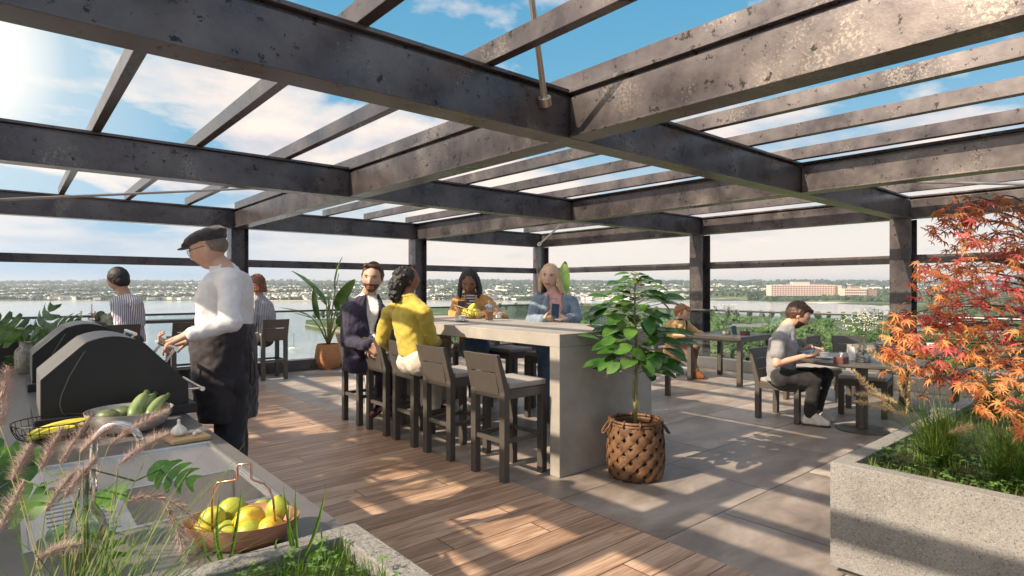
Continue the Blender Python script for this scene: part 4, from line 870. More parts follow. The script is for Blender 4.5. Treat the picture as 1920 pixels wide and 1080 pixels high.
# big bowl with courgettes
M_BOWL = pm('pearl_ceramic', (.44, .41, .38), (.48, .45, .42), 3, rough=.22, metal=.3, coat=.4); M_COUR = pm('courgette_skin', (.13, .20, .06), (.34, .42, .18), 9, rough=.35, stretch=(1, 1, .25)); M_AVO = pm('melon_skin', (.06, .09, .03), (.13, .16, .07), 40, rough=.45, bump=.4, bscale=120, bdist=.002)
wc = Vector((.372, 2.83, ZK)); t = thing('serving_bowl', 'wide pearl grey bowl holding courgettes and melons', 'bowl', wc)
MB().lathe([(.055, 0.001), (.095, .006), (.130, .03), (.150, .070), (.1545, .088), (.151, .088), (.128, .036), (.09, .014), (.002, .011)], wc, 56).build('bowl_shell', M_BOWL, t, smooth=R(60))
def courgette(p0, p1, r_, label):
    p0 = Vector(p0); p1 = Vector(p1); t = thing('courgette', label, 'courgette', p0, 'courgettes in the bowl'); L_ = (p1 - p0)
    up = Vector((0, 0, .012)); pts = [p0 + L_ * q + up * sin(pi * q) for q in (0, .05, .2, .4, .6, .8, .93, 1)]
    MB().tube(pts, [r_ * .35, r_ * .75, r_, r_ * .98, r_ * .88, r_ * .74, r_ * .6, r_ * .5], 14).build('flesh', M_COUR, t, smooth=True)
    MB().tube([p1 - L_ * .01, p1 + L_.normalized() * .012, p1 + L_.normalized() * .028], [r_ * .50, r_ * .36, r_ * .52], 6).build('stalk', M_SPRIG, t)
courgette(wc + Vector((.00, -.06, .062)), W(272, 741, 2.52), .026, 'pale courgette leaning over the bowl rim, stalk up')
courgette(wc + Vector((.03, -.02, .062)), W(288, 742, 2.62), .023, 'darker courgette behind the leaning one')
courgette(wc + Vector((.055, -.07, .066)), W(312, 744, 2.60), .021, 'green courgette lying on the right bowl rim')
for c, r_, l in ((wc + Vector((-.075, -.015, .068)), (.048, .034, .031), 'dark green melon at the left of the bowl'), (wc + Vector((-.015, .06, .062)), (.042, .034, .030), 'green melon at the back of the bowl')):
    o = MB().ell(c, r_, Matrix.Rotation(-.6, 3, 'Z'), 24, 16).build('melon', M_AVO, smooth=True); tag(o, l, 'melon')
# wire basket with bananas
M_WIRE = pm('black_wire', (.02, .018, .016), rough=.4, metal=.6); M_BAN = pm('banana_skin', (.52, .46, .05), (.66, .56, .07), 8, rough=.45)
vc = Vector((.125, 2.86, ZK)); t = thing('wire_basket', 'round black wire basket of bananas', 'basket', vc)
m = MB(); pr = [(.03, .003), (.075, .005), (.105, .018), (.120, .045), (.125, .072)]
for k in range(26):
    a = 2 * pi * k / 26; m.tube([vc + Vector((cos(a) * r_, sin(a) * r_, z)) for r_, z in pr], .0013, 4)
for r_, z in pr: m.tube([vc + Vector((cos(2 * pi * k / 36) * r_, sin(2 * pi * k / 36) * r_, z)) for k in range(36)], .0013 if z < .07 else .0022, 5, closed=True)
m.build('wires', M_WIRE, t)
for k in range(5):
    pts = [vc + Vector((-.075 + .028 * q + .004 * k * q, -.035 + k * .016 - (q - 2.5) ** 2 * .0055, .022 + k % 2 * .012 + q * .006)) for q in range(6)]
    o = MB().tube(pts, [.004, .013, .0155, .0155, .012, .004], 6).build('banana', M_BAN, smooth=R(35)); tag(o, ('front', 'second', 'middle', 'fourth', 'back')[k] + ' banana of the bunch in the wire basket', 'banana', 'bananas in the wire basket')
# flour shaker / glass things: patterned glass vase far on the counter
M_VASE = glassmat('ribbed_glass', (.80, .76, .70), .12, .2, .38, (.42, .37, .32)); M_VW = glassmat('amber_water', (.80, .72, .40), .10, .05, .12, (.30, .24, .08))
def paddle(mb, base, tip, wid, up, sag=.15, fold=.25, n=9, prof=None, wavy=0, split=None):
    base = Vector(base); tip = Vector(tip); L_ = tip - base; up = Vector(up); side = L_.cross(up).normalized(); nr = side.cross(L_).normalized()
    vs, fs = [], []
    for i in range(n + 1):
        q = i / n; wq = (prof(q) if prof else sin(pi * min(1, q * .96 + .02)) ** .75) * wid / 2
        c = base + L_ * q - nr * (sag * L_.length * (q * q - q) * -1 * -1) ; c = base + L_ * q + nr * sag * L_.length * 4 * q * (1 - q) * .5
        wv = wavy * sin(q * 23) * wid
        vs += [c - side * wq + nr * (fold * wq + wv), c - side * wq * .5 + nr * fold * wq * .42, c, c + side * wq * .5 + nr * fold * wq * .42, c + side * wq + nr * (fold * wq - wv)]
    for i in range(n):
        for j in range(4):
            a = i * 5 + j; fs.append((a, a + 1, a + 6, a + 5))
    mb.add(vs, fs); return mb
def monstera(mb, c, dirv, up, s):
    # heart shaped leaf, side lobes parted by slits, dirv toward the tip
    d = Vector(dirv).normalized(); u = Vector(up).normalized(); sd = d.cross(u).normalized(); u = sd.cross(d); c = Vector(c)
    def hw(y): return .50 * max(.02, sin(pi * min(.98, max(.03, (y + .30) / 1.32)) ** .8)) ** .7       # half width at y (in leaf lengths)
    n = 5; ys = [-.24 + 1.18 * k / n for k in range(n + 1)]
    for sg in (-1, 1):
        for k in range(n):
            y0, y1 = ys[k], ys[k + 1]; sw = .10 + .14 * k / n; g = .020 if k > 0 else 0
            rows = []
            for q in (0, .33, .66, 1.0):
                w0 = hw((y0 + y1) / 2) * q; zz = .10 * q - .16 * q * q
                e0, e1 = y0 + sw * q * q + g * min(1, q * 2.2) * (q > .3), y1 + sw * q * q - g * min(1, q * 2.2) * (q > .3)
                if q == 1.0: m_ = (e0 + e1) / 2; e0, e1 = e0 * .45 + m_ * .55 , e1 * .6 + m_ * .4
                rows.append((c + (d * e0 + sd * sg * w0 + u * zz) * s, c + (d * e1 + sd * sg * w0 + u * zz) * s))
            for (a, b_), (c_, d_) in zip(rows[:-1], rows[1:]): mb.add([a, b_, d_, c_], [(0, 1, 2, 3)])
M_MON = leafmat('monstera_leaf', (.012, .045, .008), (.035, .11, .015), 9, .25, .25, c3=(.09, .20, .025))
v1 = Vector((.085, 5.20, ZK + .0005)); t = thing('glass_vase', 'patterned smoky glass vase of monstera at the far end of the counter', 'vase', v1)
MB().lathe([(.055, 0), (.062, .01), (.063, .14), (.055, .165), (.038, .18), (.036, .205), (.042, .212)], v1, 32).build('glass_body', M_VASE, t, smooth=R(50))
MB().lathe([(.002, .004), (.057, .006), (.058, .055), (.002, .056)], v1, 24).build('water', M_VW, t)
m = MB()
for k in range(9):
    for j in range(20): 
        a = 2 * pi * j / 20 + k * .15; m.ell(v1 + Vector((cos(a) * .063, sin(a) * .063, .075 + k * .009)), (.0032, .0032, .0022), None, 5, 3)
m.build('raised_dots', M_VASE, t)
mp = thing('monstera_sprig', 'glossy monstera leaves in the far smoky glass vase', 'plant', v1); st = MB()
for k, (u, v, d, s, dv) in enumerate([(20, 630, 4.05, .27, -RT), (40, 622, 4.2, .24, -RT + UP * .5), (70, 628, 4.2, .26, RT * .3 + UP * .6), (92, 618, 4.35, .26, RT + UP * .3), (84, 636, 4.5, .24, RT)]):
    c = W(u, v, d); lm_ = MB(); monstera(lm_, c, dv, -FW + UP * 1.0, s); lm_.build('leaf', M_MON, mp); st.tube([v1 + UP * .05, v1 + UP * .2, c], .003, 5)
st.build('stems', M_SPRIG, mp)
# near bottle with monstera
v2 = Vector((.118, 1.44, ZK + .0005)); t = thing('glass_bottle', 'clear glass bottle of amber water at the near left corner', 'bottle', v2)
MB().lathe([(.030, 0), (.034, .006), (.034, .10), (.028, .125), (.013, .150), (.012, .215), (.017, .222)], v2, 32).build('glass_body', M_CLEAR, t, smooth=R(50))
MB().lathe([(.002, .004), (.031, .005), (.031, .065), (.002, .066)], v2, 24).build('water', M_VW, t)
mp = thing('monstera_sprig', 'large glossy monstera leaves spreading from the near glass bottle', 'plant', v2); st = MB()
for k, (u, v, d, s, dv) in enumerate([(62, 864, 1.62, .11, -RT * 1 + UP * .25), (30, 895, 1.55, .15, -RT + UP * .6), (75, 940, 1.36, .13, -RT - UP * .1), (155, 955, 1.32, .115, RT * .8 + UP * .35), (105, 1015, 1.28, .12, -RT * .6 - UP * .6), (160, 1010, 1.25, .10, RT * .5 - UP * .7), (300, 880, 1.50, .10, RT * .95 - UP * .32)]):
    c = W(u, v, d); lm_ = MB(); monstera(lm_, c, dv, -FW * .6 + UP * .9 - RT * .2 * (1 if k % 2 else -1), s); lm_.build('leaf', M_MON, mp); st.tube([v2 + UP * .03, v2 + UP * .22, v2.lerp(c, .6) + UP * .06, c], .0022, 5)
st.build('stems', M_SPRIG, mp)
# ---------------------------------------------------------------- planters and plants
M_SOIL = pm('dark_soil', (.025, .018, .012), (.05, .035, .025), 20, rough=.95, bump=.6, bscale=60)
def planter(name, label, x0, x1, y0, y1, z0, z1, th, mat, soil):
    t = thing(name, label, 'planter', ((x0 + x1) / 2, (y0 + y1) / 2, 0)); m = MB()
    o = [(x0, y0), (x1, y0), (x1, y1), (x0, y1)]; i = [(x0 + th, y0 + th), (x1 - th, y0 + th), (x1 - th, y1 - th), (x0 + th, y1 - th)]
    vs = [(*p, z0) for p in o] + [(*p, z1) for p in o] + [(*p, z1) for p in i] + [(*p, soil - .05) for p in i]
    fs = [(0, 3, 2, 1)] + [(k, (k + 1) % 4, 4 + (k + 1) % 4, 4 + k) for k in range(4)] + [(4 + k, 4 + (k + 1) % 4, 8 + (k + 1) % 4, 8 + k) for k in range(4)] + [(8 + k, 8 + (k + 1) % 4, 12 + (k + 1) % 4, 12 + k) for k in range(4)]
    m.add(vs, fs).build('box', mat, t, bevel=.004)
    MB().box(x0 + th + .001, x1 - th - .001, y0 + th + .001, y1 - th - .001, soil - .06, soil).build('soil', M_SOIL, t)
    return t
planter('stone_planter', 'speckled concrete planter in the bottom foreground with clover and grass', -.6, .593, .45, 1.240, .006, .972, .055, M_PLANT, .935)
pt = planter('stone_planter', 'large speckled concrete planter holding the red maple', 3.29, 9.7, -2.4, 1.27, .04, .585, .09, M_PLANT, .535)
MB().box(3.33, 9.66, -2.36, 1.23, .0008, .0395).build('plinth', M_BODY, pt)
planter('dark_planter', 'dark square planter box beyond the far end of the counter', -.42, .30, 5.75, 6.5, .006, 1.10, .03, M_GRILL, 1.04)
def G2(x0, x1, y0, y1): return lambda rg: (rg.uniform(x0, x1), rg.uniform(y0, y1))
def blades(mb, o, h, lean, az, wd, n=5, droop=.5, rg=rnd):
    o = Vector(o); d = Vector((cos(az), sin(az), 0)); sd = Vector((-sin(az), cos(az), 0)); vs = []; fs = []
    for i in range(n + 1):
        q = i / n; p = o + UP * h * (q - droop * .5 * q ** 3) + d * lean * (q ** 1.7); ww = wd * (1 - q) ** .6 * .5 if i < n else 0
        vs += [p - sd * ww, p + sd * ww]
    for i in range(n): fs.append((2 * i, 2 * i + 1, 2 * i + 3, 2 * i + 2))
    mb.add(vs, fs)
M_GR1 = leafmat('grass_fresh', (.05, .12, .012), (.13, .26, .03), 14, .4, .5); M_GR2 = leafmat('grass_dark', (.03, .08, .012), (.10, .18, .03), 10, .4, .5, c3=(.22, .26, .07))
M_CLO = leafmat('clover_leaf', (.07, .16, .04), (.18, .32, .08), 60, .35, .5); M_STRAW = leafmat('straw_stem', (.20, .19, .06), (.34, .28, .10), 20, .2, .6)
def lawn(label, fx, n, h0, h1, z, seed, mat, wd=.0035):
    rg = random.Random(seed); m = MB()
    for _ in range(n):
        x, y = fx(rg); blades(m, (x, y, z), rg.uniform(h0, h1), rg.uniform(.1, .6) * h1, rg.uniform(0, 6.28), wd * rg.uniform(.6, 1.4), 3, .4)
    return tag(m.build('short_grass', mat), label, 'grass', kind='stuff')
lawn('short fresh grass filling the foreground planter', G2(-.2, .535, .55, 1.18), 5200, .025, .075, .933, 3, M_GR1, .0022)
lawn('low dark grass covering the maple planter', G2(3.4, 6.8, -1.2, 1.17), 9000, .04, .11, .533, 4, M_GR2, .005)
lawn('low grass covering the far part of the maple planter', G2(6.8, 9.6, -1.5, 1.17), 3500, .06, .14, .533, 5, M_GR2, .009)
def clover(label, fx, n, s0, s1, z, zz, seed):
    rg = random.Random(seed); m = MB()
    for _ in range(n):
        x, y = fx(rg); s_ = rg.uniform(s0, s1); p = Vector((x, y, z + rg.uniform(.3, 1) * zz)); m.cur = 0
        a0 = rg.uniform(0, 6.28); tl = Vector((rg.uniform(-.3, .3), rg.uniform(-.3, .3), 1)).normalized(); e1 = tl.cross(Vector((1, .2, 0))).normalized(); e2 = tl.cross(e1)
        for k in range(3):
            a = a0 + k * 2.094; d = e1 * cos(a) + e2 * sin(a); sd = tl.cross(d)
            pts = [p] + [p + d * s_ * r_ + sd * s_ * w_ + tl * s_ * h_ for r_, w_, h_ in ((.35, -.32, .10), (.75, -.45, .10), (1.0, -.25, .03), (.95, 0, .0), (1.0, .25, .03), (.75, .45, .10), (.35, .32, .10))]
            m.add(pts, [tuple(range(8))])
        m.cur = 1; m.add([p, p + Vector((.0012, 0, 0)), Vector((x, y, z)), Vector((x - .0012, y, z))], [(0, 1, 2, 3)])
    return tag(m.build('clover', [M_CLO, M_GR1]), label, 'clover', kind='stuff')
clover('round leaved clover in the foreground planter', G2(-.1, .53, .75, 1.17), 240, .007, .012, .935, .065, 9)
clover('bright leafy ground cover at the corner of the maple planter', G2(3.40, 4.6, .2, 1.17), 900, .010, .02, .535, .08, 10)
# tall single tufts in the front planter
def tuft(label, u, vb, d, tips, wd):
    b = W(u, vb, d); b.z = .934; t = thing('grass_tuft', label, 'grass tuft', b, 'tall grass tufts in the front planter')
    for (uu, vv, bend) in tips:
        tip = W(uu, vv, d); m = MB(); vs = []; fs = []; n = 8; sd = RT
        for i in range(n + 1):
            q = i / n; p = b.lerp(tip, q) + RT * bend * sin(pi * q) * .02 - FW * .012 * sin(pi * q); w_ = wd * .5 * (1 - q ** 2.2) * (.55 + .9 * q if q < .5 else 1)
            vs += [p - sd * w_, p + FW * w_ * .5, p + sd * w_]
        for i in range(n): fs += [(3 * i, 3 * i + 1, 3 * i + 4, 3 * i + 3), (3 * i + 1, 3 * i + 2, 3 * i + 5, 3 * i + 4)]
        m.add(vs, fs).build('blade', M_GR1, t)
tuft('tall green grass tuft left in the front planter before the lemon bowl', 425, 1088, 1.17, [(412, 925, -.3), (455, 905, .4), (385, 1000, -.6), (400, 985, 0), (452, 945, .3)], .0085)
tuft('tall green grass tuft at the rim right of the lemon bowl', 562, 1060, 1.20, [(531, 905, 0), (555, 903, 0), (612, 903, .6), (542, 938, -.3), (600, 985, 1.2), (523, 1000, -1)], .0085)
tuft('small thin grass tuft near the planter corner', 640, 1060, 1.2, [(640, 985, 0), (632, 1000, -.4), (655, 1003, .4)], .004)
# fountain grasses with bristly plumes
M_PUR = pm('purple_bristle', (.36, .24, .22), (.54, .40, .34), 40, rough=.8); M_TAN = pm('tan_bristle', (.48, .36, .19), (.66, .53, .32), 40, rough=.8)
def plume(mb, pts, rad, nper, rg, th=.0006, fwd=.6):
    pts = [Vector(p) for p in pts]; m = len(pts) - 1; N = nper
    for k in range(N):
        q = (k + rg.random()) / N; i = min(m - 1, int(q * m)); f_ = q * m - i; p = pts[i].lerp(pts[i + 1], f_); t_ = (pts[i + 1] - pts[i]).normalized()
        r_ = rad * (.55 + .6 * sin(pi * min(1, q * .9 + .08))) * rg.uniform(.6, 1.15); d = Vector((rg.gauss(0, 1), rg.gauss(0, 1), rg.gauss(0, 1))); d = (d - t_ * d.dot(t_)).normalized()
        e = p + d * r_ + t_ * r_ * fwd; s_ = t_.cross(d) * th
        mb.add([p - s_, p + s_, e], [(0, 1, 2)])
        if k % 3 == 0:
            c = p + d * r_ * .28 + t_ * r_ * .2; mb.add([c - s_ * 2.2, c + t_ * .004 , c + s_ * 2.2, c - t_ * .004], [(0, 1, 2, 3)])
def curve(a, b, bend, n=9):
    a = Vector(a); b = Vector(b); return [a.lerp(b, i / n) + UP * bend * 4 * (i / n) * (1 - i / n) for i in range(n + 1)]
def fgrass(label, base, group, plumes, prad, pmat, nbl, h, spread, wd, seed, dens, mat, th=.0006, dirbias=None, group2=None):
    t = thing('fountain_grass', label, 'ornamental grass', base, group); rg = random.Random(seed); base = Vector(base); m = MB()
    for _ in range(nbl):
        az = rg.uniform(0, 2 * pi) if dirbias is None else dirbias + rg.gauss(0, .9)
        o = base + Vector((rg.gauss(0, .035), rg.gauss(0, .035), 0)); hh = h * rg.uniform(.45, 1.1); blades(m, o, hh, spread * rg.uniform(.15, 1.1), az, wd * rg.uniform(.6, 1.3), 7, rg.uniform(.2, .9))
    m.build('blades', mat, t)
    for (p0, p1, bend) in plumes:
        c = curve(p0, p1, bend); o = base + Vector((rg.gauss(0, .02), rg.gauss(0, .02), 0)); mid = o.lerp(Vector(p0), .5) + UP * .08 * (Vector(p0) - o).length
        st = MB().tube([o, o.lerp(mid, .5) + UP * .02, mid, mid.lerp(Vector(p0), .6) + UP * .01, Vector(p0)] + c[1:], [wd * .22] * 5 + [wd * .16] * 9, 5).build('stem', M_STRAW, t)
        pl = MB(); plume(pl, c, prad, dens, rg, th); pl.build('plume', pmat, st)
    return t
def WW(l): return [(W(*a), W(*b), bd) for a, b, bd in l]
pl1 = WW([((112, 872, 1.30), (172, 778, 1.42), .0), ((150, 850, 1.25), (212, 800, 1.38), .005), ((205, 835, 1.2), (312, 772, 1.30), .006), ((222, 872, 1.15), (314, 815, 1.27), .005), ((232, 942, 1.05), (375, 985, 1.10), .028),
           ((22, 900, 1.1), (58, 835, 1.2), .0), ((0, 800, 1.0), (15, 690, 1.1), .004), ((75, 880, 1.2), (118, 802, 1.3), 0), ((120, 935, 1.08), (178, 862, 1.15), .003), ((310, 950, 1.02), (352, 1052, 1.02), .012)])
fgrass('purple plumed fountain grass rising over the left end of the sink', (.075, 1.02, .93), 'fountain grasses with bristly plumes', pl1, .024, M_PUR, 150, .33, .30, .0032, 31, 520, M_GR2, .00032, dirbias=.55)
pl2 = WW([((-5, 1000, .80), (45, 905, .88), .0), ((66, 1052, .85), (148, 1022, .92), .005), ((85, 960, .95), (135, 890, 1.02), .002)])
fgrass('purple plumed fountain grass at the bottom left corner', (.00, .80, .93), 'fountain grasses with bristly plumes', pl2, .018, M_PUR, 100, .26, .28, .0028, 32, 400, M_GR2, .00028, dirbias=.9)
pl3 = WW([((60, 606, 3.2), (44, 570, 3.25), 0), ((172, 600, 4.6), (172, 570, 4.6), 0), ((152, 602, 4.7), (152, 583, 4.7), 0)])
fgrass('thin fountain grass in the dark planter beyond the counter', (.12, 5.95, 1.04), 'fountain grasses with bristly plumes', pl3[1:], .02, M_PUR, 30, .2, .2, .004, 33, 90, M_GR2, .0012)
pl4 = WW([((1672, 768, 3.0), (1598, 694, 2.95), .0), ((1690, 700, 3.1), (1628, 655, 3.05), .0), ((1682, 755, 2.9), (1608, 738, 2.85), .010), ((1705, 780, 2.85), (1607, 752, 2.80), .006), ((1718, 722, 3.0), (1640, 668, 3.0), .008),
           ((1700, 775, 3.2), (1708, 690, 3.25), 0), ((1738, 742, 3.1), (1742, 668, 3.15), 0), ((1762, 720, 3.1), (1771, 640, 3.15), 0), ((1790, 700, 3.1), (1800, 610, 3.15), 0), ((1778, 812, 2.7), (1822, 800, 2.7), .004), ((1694, 745, 3.3), (1684, 700, 3.3), 0)])
fgrass('tan plumed fountain grass at the corner of the maple planter', (3.86, .93, .53), 'fountain grasses with bristly plumes', pl4, .026, M_TAN, 420, .50, .42, .0048, 34, 300, M_GR2, .0011)
pl5 = WW([((1905, 800, 2.7), (1888, 700, 2.7), 0), ((1850, 720, 2.9), (1846, 620, 2.95), 0), ((1880, 770, 2.8), (1872, 722, 2.8), 0), ((1930, 700, 2.8), (1940, 600, 2.9), 0)])
fgrass('tan plumed fountain grass at the right edge under the maple', tuple(W(1895, 898, 2.85).xy) + (.53,), 'fountain grasses with bristly plumes', pl5, .024, M_TAN, 380, .46, .34, .0046, 35, 280, M_GR2, .0011)
fgrass('low fountain grass further back along the maple planter', tuple(W(1860, 760, 4.4).xy) + (.53,), 'fountain grasses with bristly plumes', WW([((1850, 740, 4.3), (1835, 660, 4.3), 0), ((1815, 745, 4.4), (1800, 690, 4.4), 0)]), .03, M_TAN, 240, .5, .35, .006, 36, 200, M_GR2, .0015)
# ---- red maple
M_MAP = [leafmat('maple_orange', (.62, .26, .10), (.72, .42, .18), 9, .45, .5), leafmat('maple_red', (.45, .075, .07), (.64, .17, .16), 9, .45, .5), leafmat('maple_rust', (.26, .085, .04), (.42, .16, .065), 9, .45, .5)]
M_TWIG = pm('maple_bark', (.06, .035, .03), (.10, .07, .06), 20, rough=.8)
def maple_leaf(mb, p, d, nrm, s):
    d = d.normalized(); sd = d.cross(nrm).normalized(); nrm = sd.cross(d)
    lob = [(-2.25, .34), (-1.45, .68), (-.72, .92), (0, 1.08), (.72, .92), (1.45, .68), (2.25, .34)]; vs = [p]; fs = []
    for i, (a, l) in enumerate(lob):
        def pt(an, r_, dz=0): return p + (d * cos(an) + sd * sin(an)) * s * r_ + nrm * s * dz
        b0 = len(vs); vs += [pt(a - .36, .22, .02), pt(a - .17, l * .55, .05), pt(a, l, -.16 * l), pt(a + .17, l * .55, .05), pt(a + .36, .22, .02), pt(a, l * .5, -.02)]
        fs += [(0, b0, b0 + 1, b0 + 5), (b0 + 1, b0 + 2, b0 + 5), (b0 + 2, b0 + 3, b0 + 5), (b0 + 3, b0 + 4, 0, b0 + 5)]
    mb.add(vs, fs)
mt = W(2020, 900, 3.3); mt.z = .53; t = thing('maple_tree', 'japanese maple with orange and crimson leaves in the right planter', 'tree', mt)
rg = random.Random(77); tw = MB(); lv = MB()
top = mt + Vector((.0, .15, 1.9)); trunk = [mt, mt + Vector((.03, .05, .5)), mt + Vector((-.05, .12, 1.0)), mt + Vector((.02, .18, 1.5)), top]
MB().tube(trunk, [.035, .03, .025, .016, .006], 8).build('trunk', M_TWIG, t, smooth=True)
# sprays: centre in the picture, distance, half widths, colour weights
SP = [(1815, 405, 2.9, .16, 2), (1806, 384, 3.0, .10, 2), (1862, 376, 3.0, .14, 2), (1870, 395, 2.9, .2, 2), (1905, 430, 2.7, .2, 2), (1845, 450, 3.0, .2, 2), (1895, 480, 2.9, .2, 2), (1790, 425, 3.0, .13, 2), (1925, 470, 3.0, .2, 1), (1830, 500, 2.8, .16, 2), (1880, 520, 2.7, .18, 1),
      (1770, 500, 3.0, .13, 2), (1752, 524, 2.9, .11, 1), (1740, 500, 3.1, .07, 2), (1800, 540, 3.1, .16, 2), (1850, 560, 2.8, .2, 1), (1910, 560, 2.7, .2, 1), (1700, 590, 2.9, .07, 0), (1730, 585, 3.0, .10, 2), (1780, 590, 2.9, .13, 1),
      (1680, 620, 2.9, .09, 0), (1725, 625, 2.8, .12, 0), (1760, 640, 2.7, .13, 1), (1820, 610, 2.9, .16, 1), (1880, 610, 2.7, .18, 0), (1920, 640, 2.7, .18, 0), (1700, 665, 2.8, .10, 0), (1740, 680, 2.8, .11, 0), (1665, 655, 2.95, .05, 0),
      (1830, 665, 2.8, .13, 0), (1880, 680, 2.7, .15, 0), (1765, 705, 2.9, .08, 2), (1830, 715, 2.6, .09, 0), (1900, 730, 2.6, .14, 0), (1880, 765, 2.6, .11, 0), (1925, 790, 2.6, .1, 0), (1960, 600, 2.9, .3, 1), (1980, 450, 3.1, .3, 2), (2010, 700, 3.0, .3, 0), (2040, 520, 3.3, .35, 2), (2060, 380, 3.2, .3, 2)]
lvs = [MB(), MB(), MB()]
for (u, v, d, wd, col) in SP:
    c = W(u, v, d); q = min(.95, max(.1, (c.z - .55) / 1.9)); i = int(q * 4); root = trunk[i].lerp(trunk[min(4, i + 1)], q * 4 - i) - UP * .1
    mid = root.lerp(c, .55) + UP * .07; tw.tube([root, root.lerp(mid, .5) + UP * .03, mid, mid.lerp(c, .5) + UP * .02, c], [.009, .006, .0045, .003, .0018], 6)
    for k in range(int(12 + wd * 150)):
        o = Vector((rg.uniform(-1, 1), rg.uniform(-1, 1), 0)); 
        if o.length > 1: continue
        p = c + Vector((o.x * wd * 1.1, o.y * wd * 1.1, rg.gauss(0, .028) - o.length * .03)); 
        if k % 3 == 0: tw.tube([c.lerp(p, .05), c.lerp(p, .5) + UP * .012, p], .0011, 4)
        az = rg.uniform(0, 6.28); dn = Vector((cos(az), sin(az), -rg.uniform(.2, 1.3))); nr = Vector((rg.uniform(-.5, .5), rg.uniform(-.5, .5), 1)) - FW * .5
        ci = col if rg.random() < .56 else rg.choice([0, 1, 2]); maple_leaf(lvs[ci], p, dn, nr, rg.uniform(.034, .056))
tw.build('branches', M_TWIG, t, smooth=True)
for m_, mt_ in zip(lvs, M_MAP): m_.build('foliage', mt_, t)
# ---- rubber plant in woven basket
M_RUB = leafmat('rubber_leaf', (.02, .07, .012), (.05, .14, .025), 5, .22, .22, c3=(.11, .22, .045)); M_STM = pm('green_stem', (.22, .24, .08), (.30, .27, .12), 30, rough=.6)
pc = Vector((3.80, 2.93, 0)); t = thing('woven_basket', 'tall woven brown basket with rope handles standing by the bar end', 'basket', pc + UP * .0008)
M_WEAVE = pm('woven_leaf', (.085, .04, .02), (.20, .105, .05), 14, rough=.55, bump=.5, bscale=90, bdist=.004)
prf = [(.165, .0), (.192, .02), (.212, .10), (.215, .22), (.205, .34), (.192, .425)]
def prr(z):
    for (r0, z0), (r1, z1) in zip(prf[:-1], prf[1:]):
        if z0 <= z <= z1: return r0 + (r1 - r0) * (z - z0) / (z1 - z0)
    return prf[-1][0]
MB().lathe([(r_ - .018, z + .001) for r_, z in prf] + [(.165, .40), (.002, .395)], pc, 40).build('inner_wall', pm('basket_dark', (.07, .03, .012), (.10, .045, .02), 30, rough=.8), t, smooth=R(50))
m = MB(); rg = random.Random(8)
for row in range(7):
    z0 = .05 + row * .055
    for k in range(13):
        for sg in (-1, 1):
            a0 = 2 * pi * (k + .5 * (row % 2)) / 13; vs = []; fs = []; n = 8
            for i in range(n + 1):
                q = i / n; a = a0 + sg * (q - .5) * .62; z = z0 + (q - .5) * .112; rr_ = prr(max(0, min(.42, z))) - .006 + .017 * sin(pi * q) + (.005 if sg > 0 else 0); wv = .020 * (sin(pi * q) ** .6) + .004
                c = pc + Vector((cos(a) * rr_, sin(a) * rr_, z)); s2 = Vector((sin(a) * sg, -cos(a) * sg, .0)) * .5 + UP * .85; s2.normalize(); nr_ = Vector((cos(a), sin(a), 0))
                vs += [c - s2 * wv, c + nr_ * .004, c + s2 * wv]
            for i in range(n): fs += [(3 * i, 3 * i + 1, 3 * i + 4, 3 * i + 3), (3 * i + 1, 3 * i + 2, 3 * i + 5, 3 * i + 4)]
            m.add(vs, fs)
m.build('woven_straps', M_WEAVE, t, smooth=True)
m = MB()
for z in (.006, .018, .030, .042, .13, .20, .27, .34, .385, .40): m.tube([pc + Vector((cos(2 * pi * k / 48) * prr(z), sin(2 * pi * k / 48) * prr(z), z + .004)) for k in range(48)], .0055, 6, closed=True)
for k in range(16):
    a = 2 * pi * k / 16; m.tube([pc + Vector((cos(a) * (prr(z) - .004), sin(a) * (prr(z) - .004), z)) for z in (.01, .1, .2, .3, .42)], .005, 6)
m.build('weft', M_WEAVE, t, smooth=True)
m = MB()
for z, r_ in ((.425, .013), (.45, .012)): m.tube([pc + Vector((cos(2 * pi * k / 48) * .195, sin(2 * pi * k / 48) * .195, z)) for k in range(48)], r_, 8, closed=True)
for k in range(10):
    a = 2 * pi * k / 10 + .2; m.tube([pc + Vector((cos(a) * r_, sin(a) * r_, z)) for r_, z in ((.214, .42), (.212, .455), (.19, .468), (.176, .445))], .008, 6)
m.build('rim', M_WEAVE, t, smooth=True)
for sg in (-1, 1):
    m = MB(); c = pc + RT * .195 * sg + UP * .44; dd = (RT * sg * .5 - FW * .5)
    loop = [c + FW * (.055 * cos(a)) * 1 + UP * (-.045 + .05 * sin(a) * 1) + RT * sg * .035 * (1 - sin(a)) for a in [R(90 + k * 22.5) for k in range(17)]]
    for ph in (0, pi): m.tube([p + (UP * cos(i * 1.1 + ph) + RT * sin(i * 1.1 + ph)) * .005 for i, p in enumerate(loop)], .0065, 6)
    m.build('rope_handle', M_WEAVE, t, smooth=True)
MB().lathe([(.180, .401), (.10, .412), (.002, .416)], pc, 30).build('soil', M_SOIL, t)
t = thing('rubber_plant', 'rubber plant with broad glossy leaves growing in the woven basket', 'plant', pc + UP * .41)
stm = [pc + UP * .40, pc + Vector((.01, .01, .6)), pc + Vector((0, -.01, .8)), pc + Vector((.012, .0, 1.05)), pc + Vector((.0, .01, 1.3)), pc + Vector((-.005, .0, 1.63))]
MB().tube(stm, [.017, .015, .013, .011, .008, .004], 9).build('stem', M_STM, t, smooth=True)
rg = random.Random(12); ar = MB()
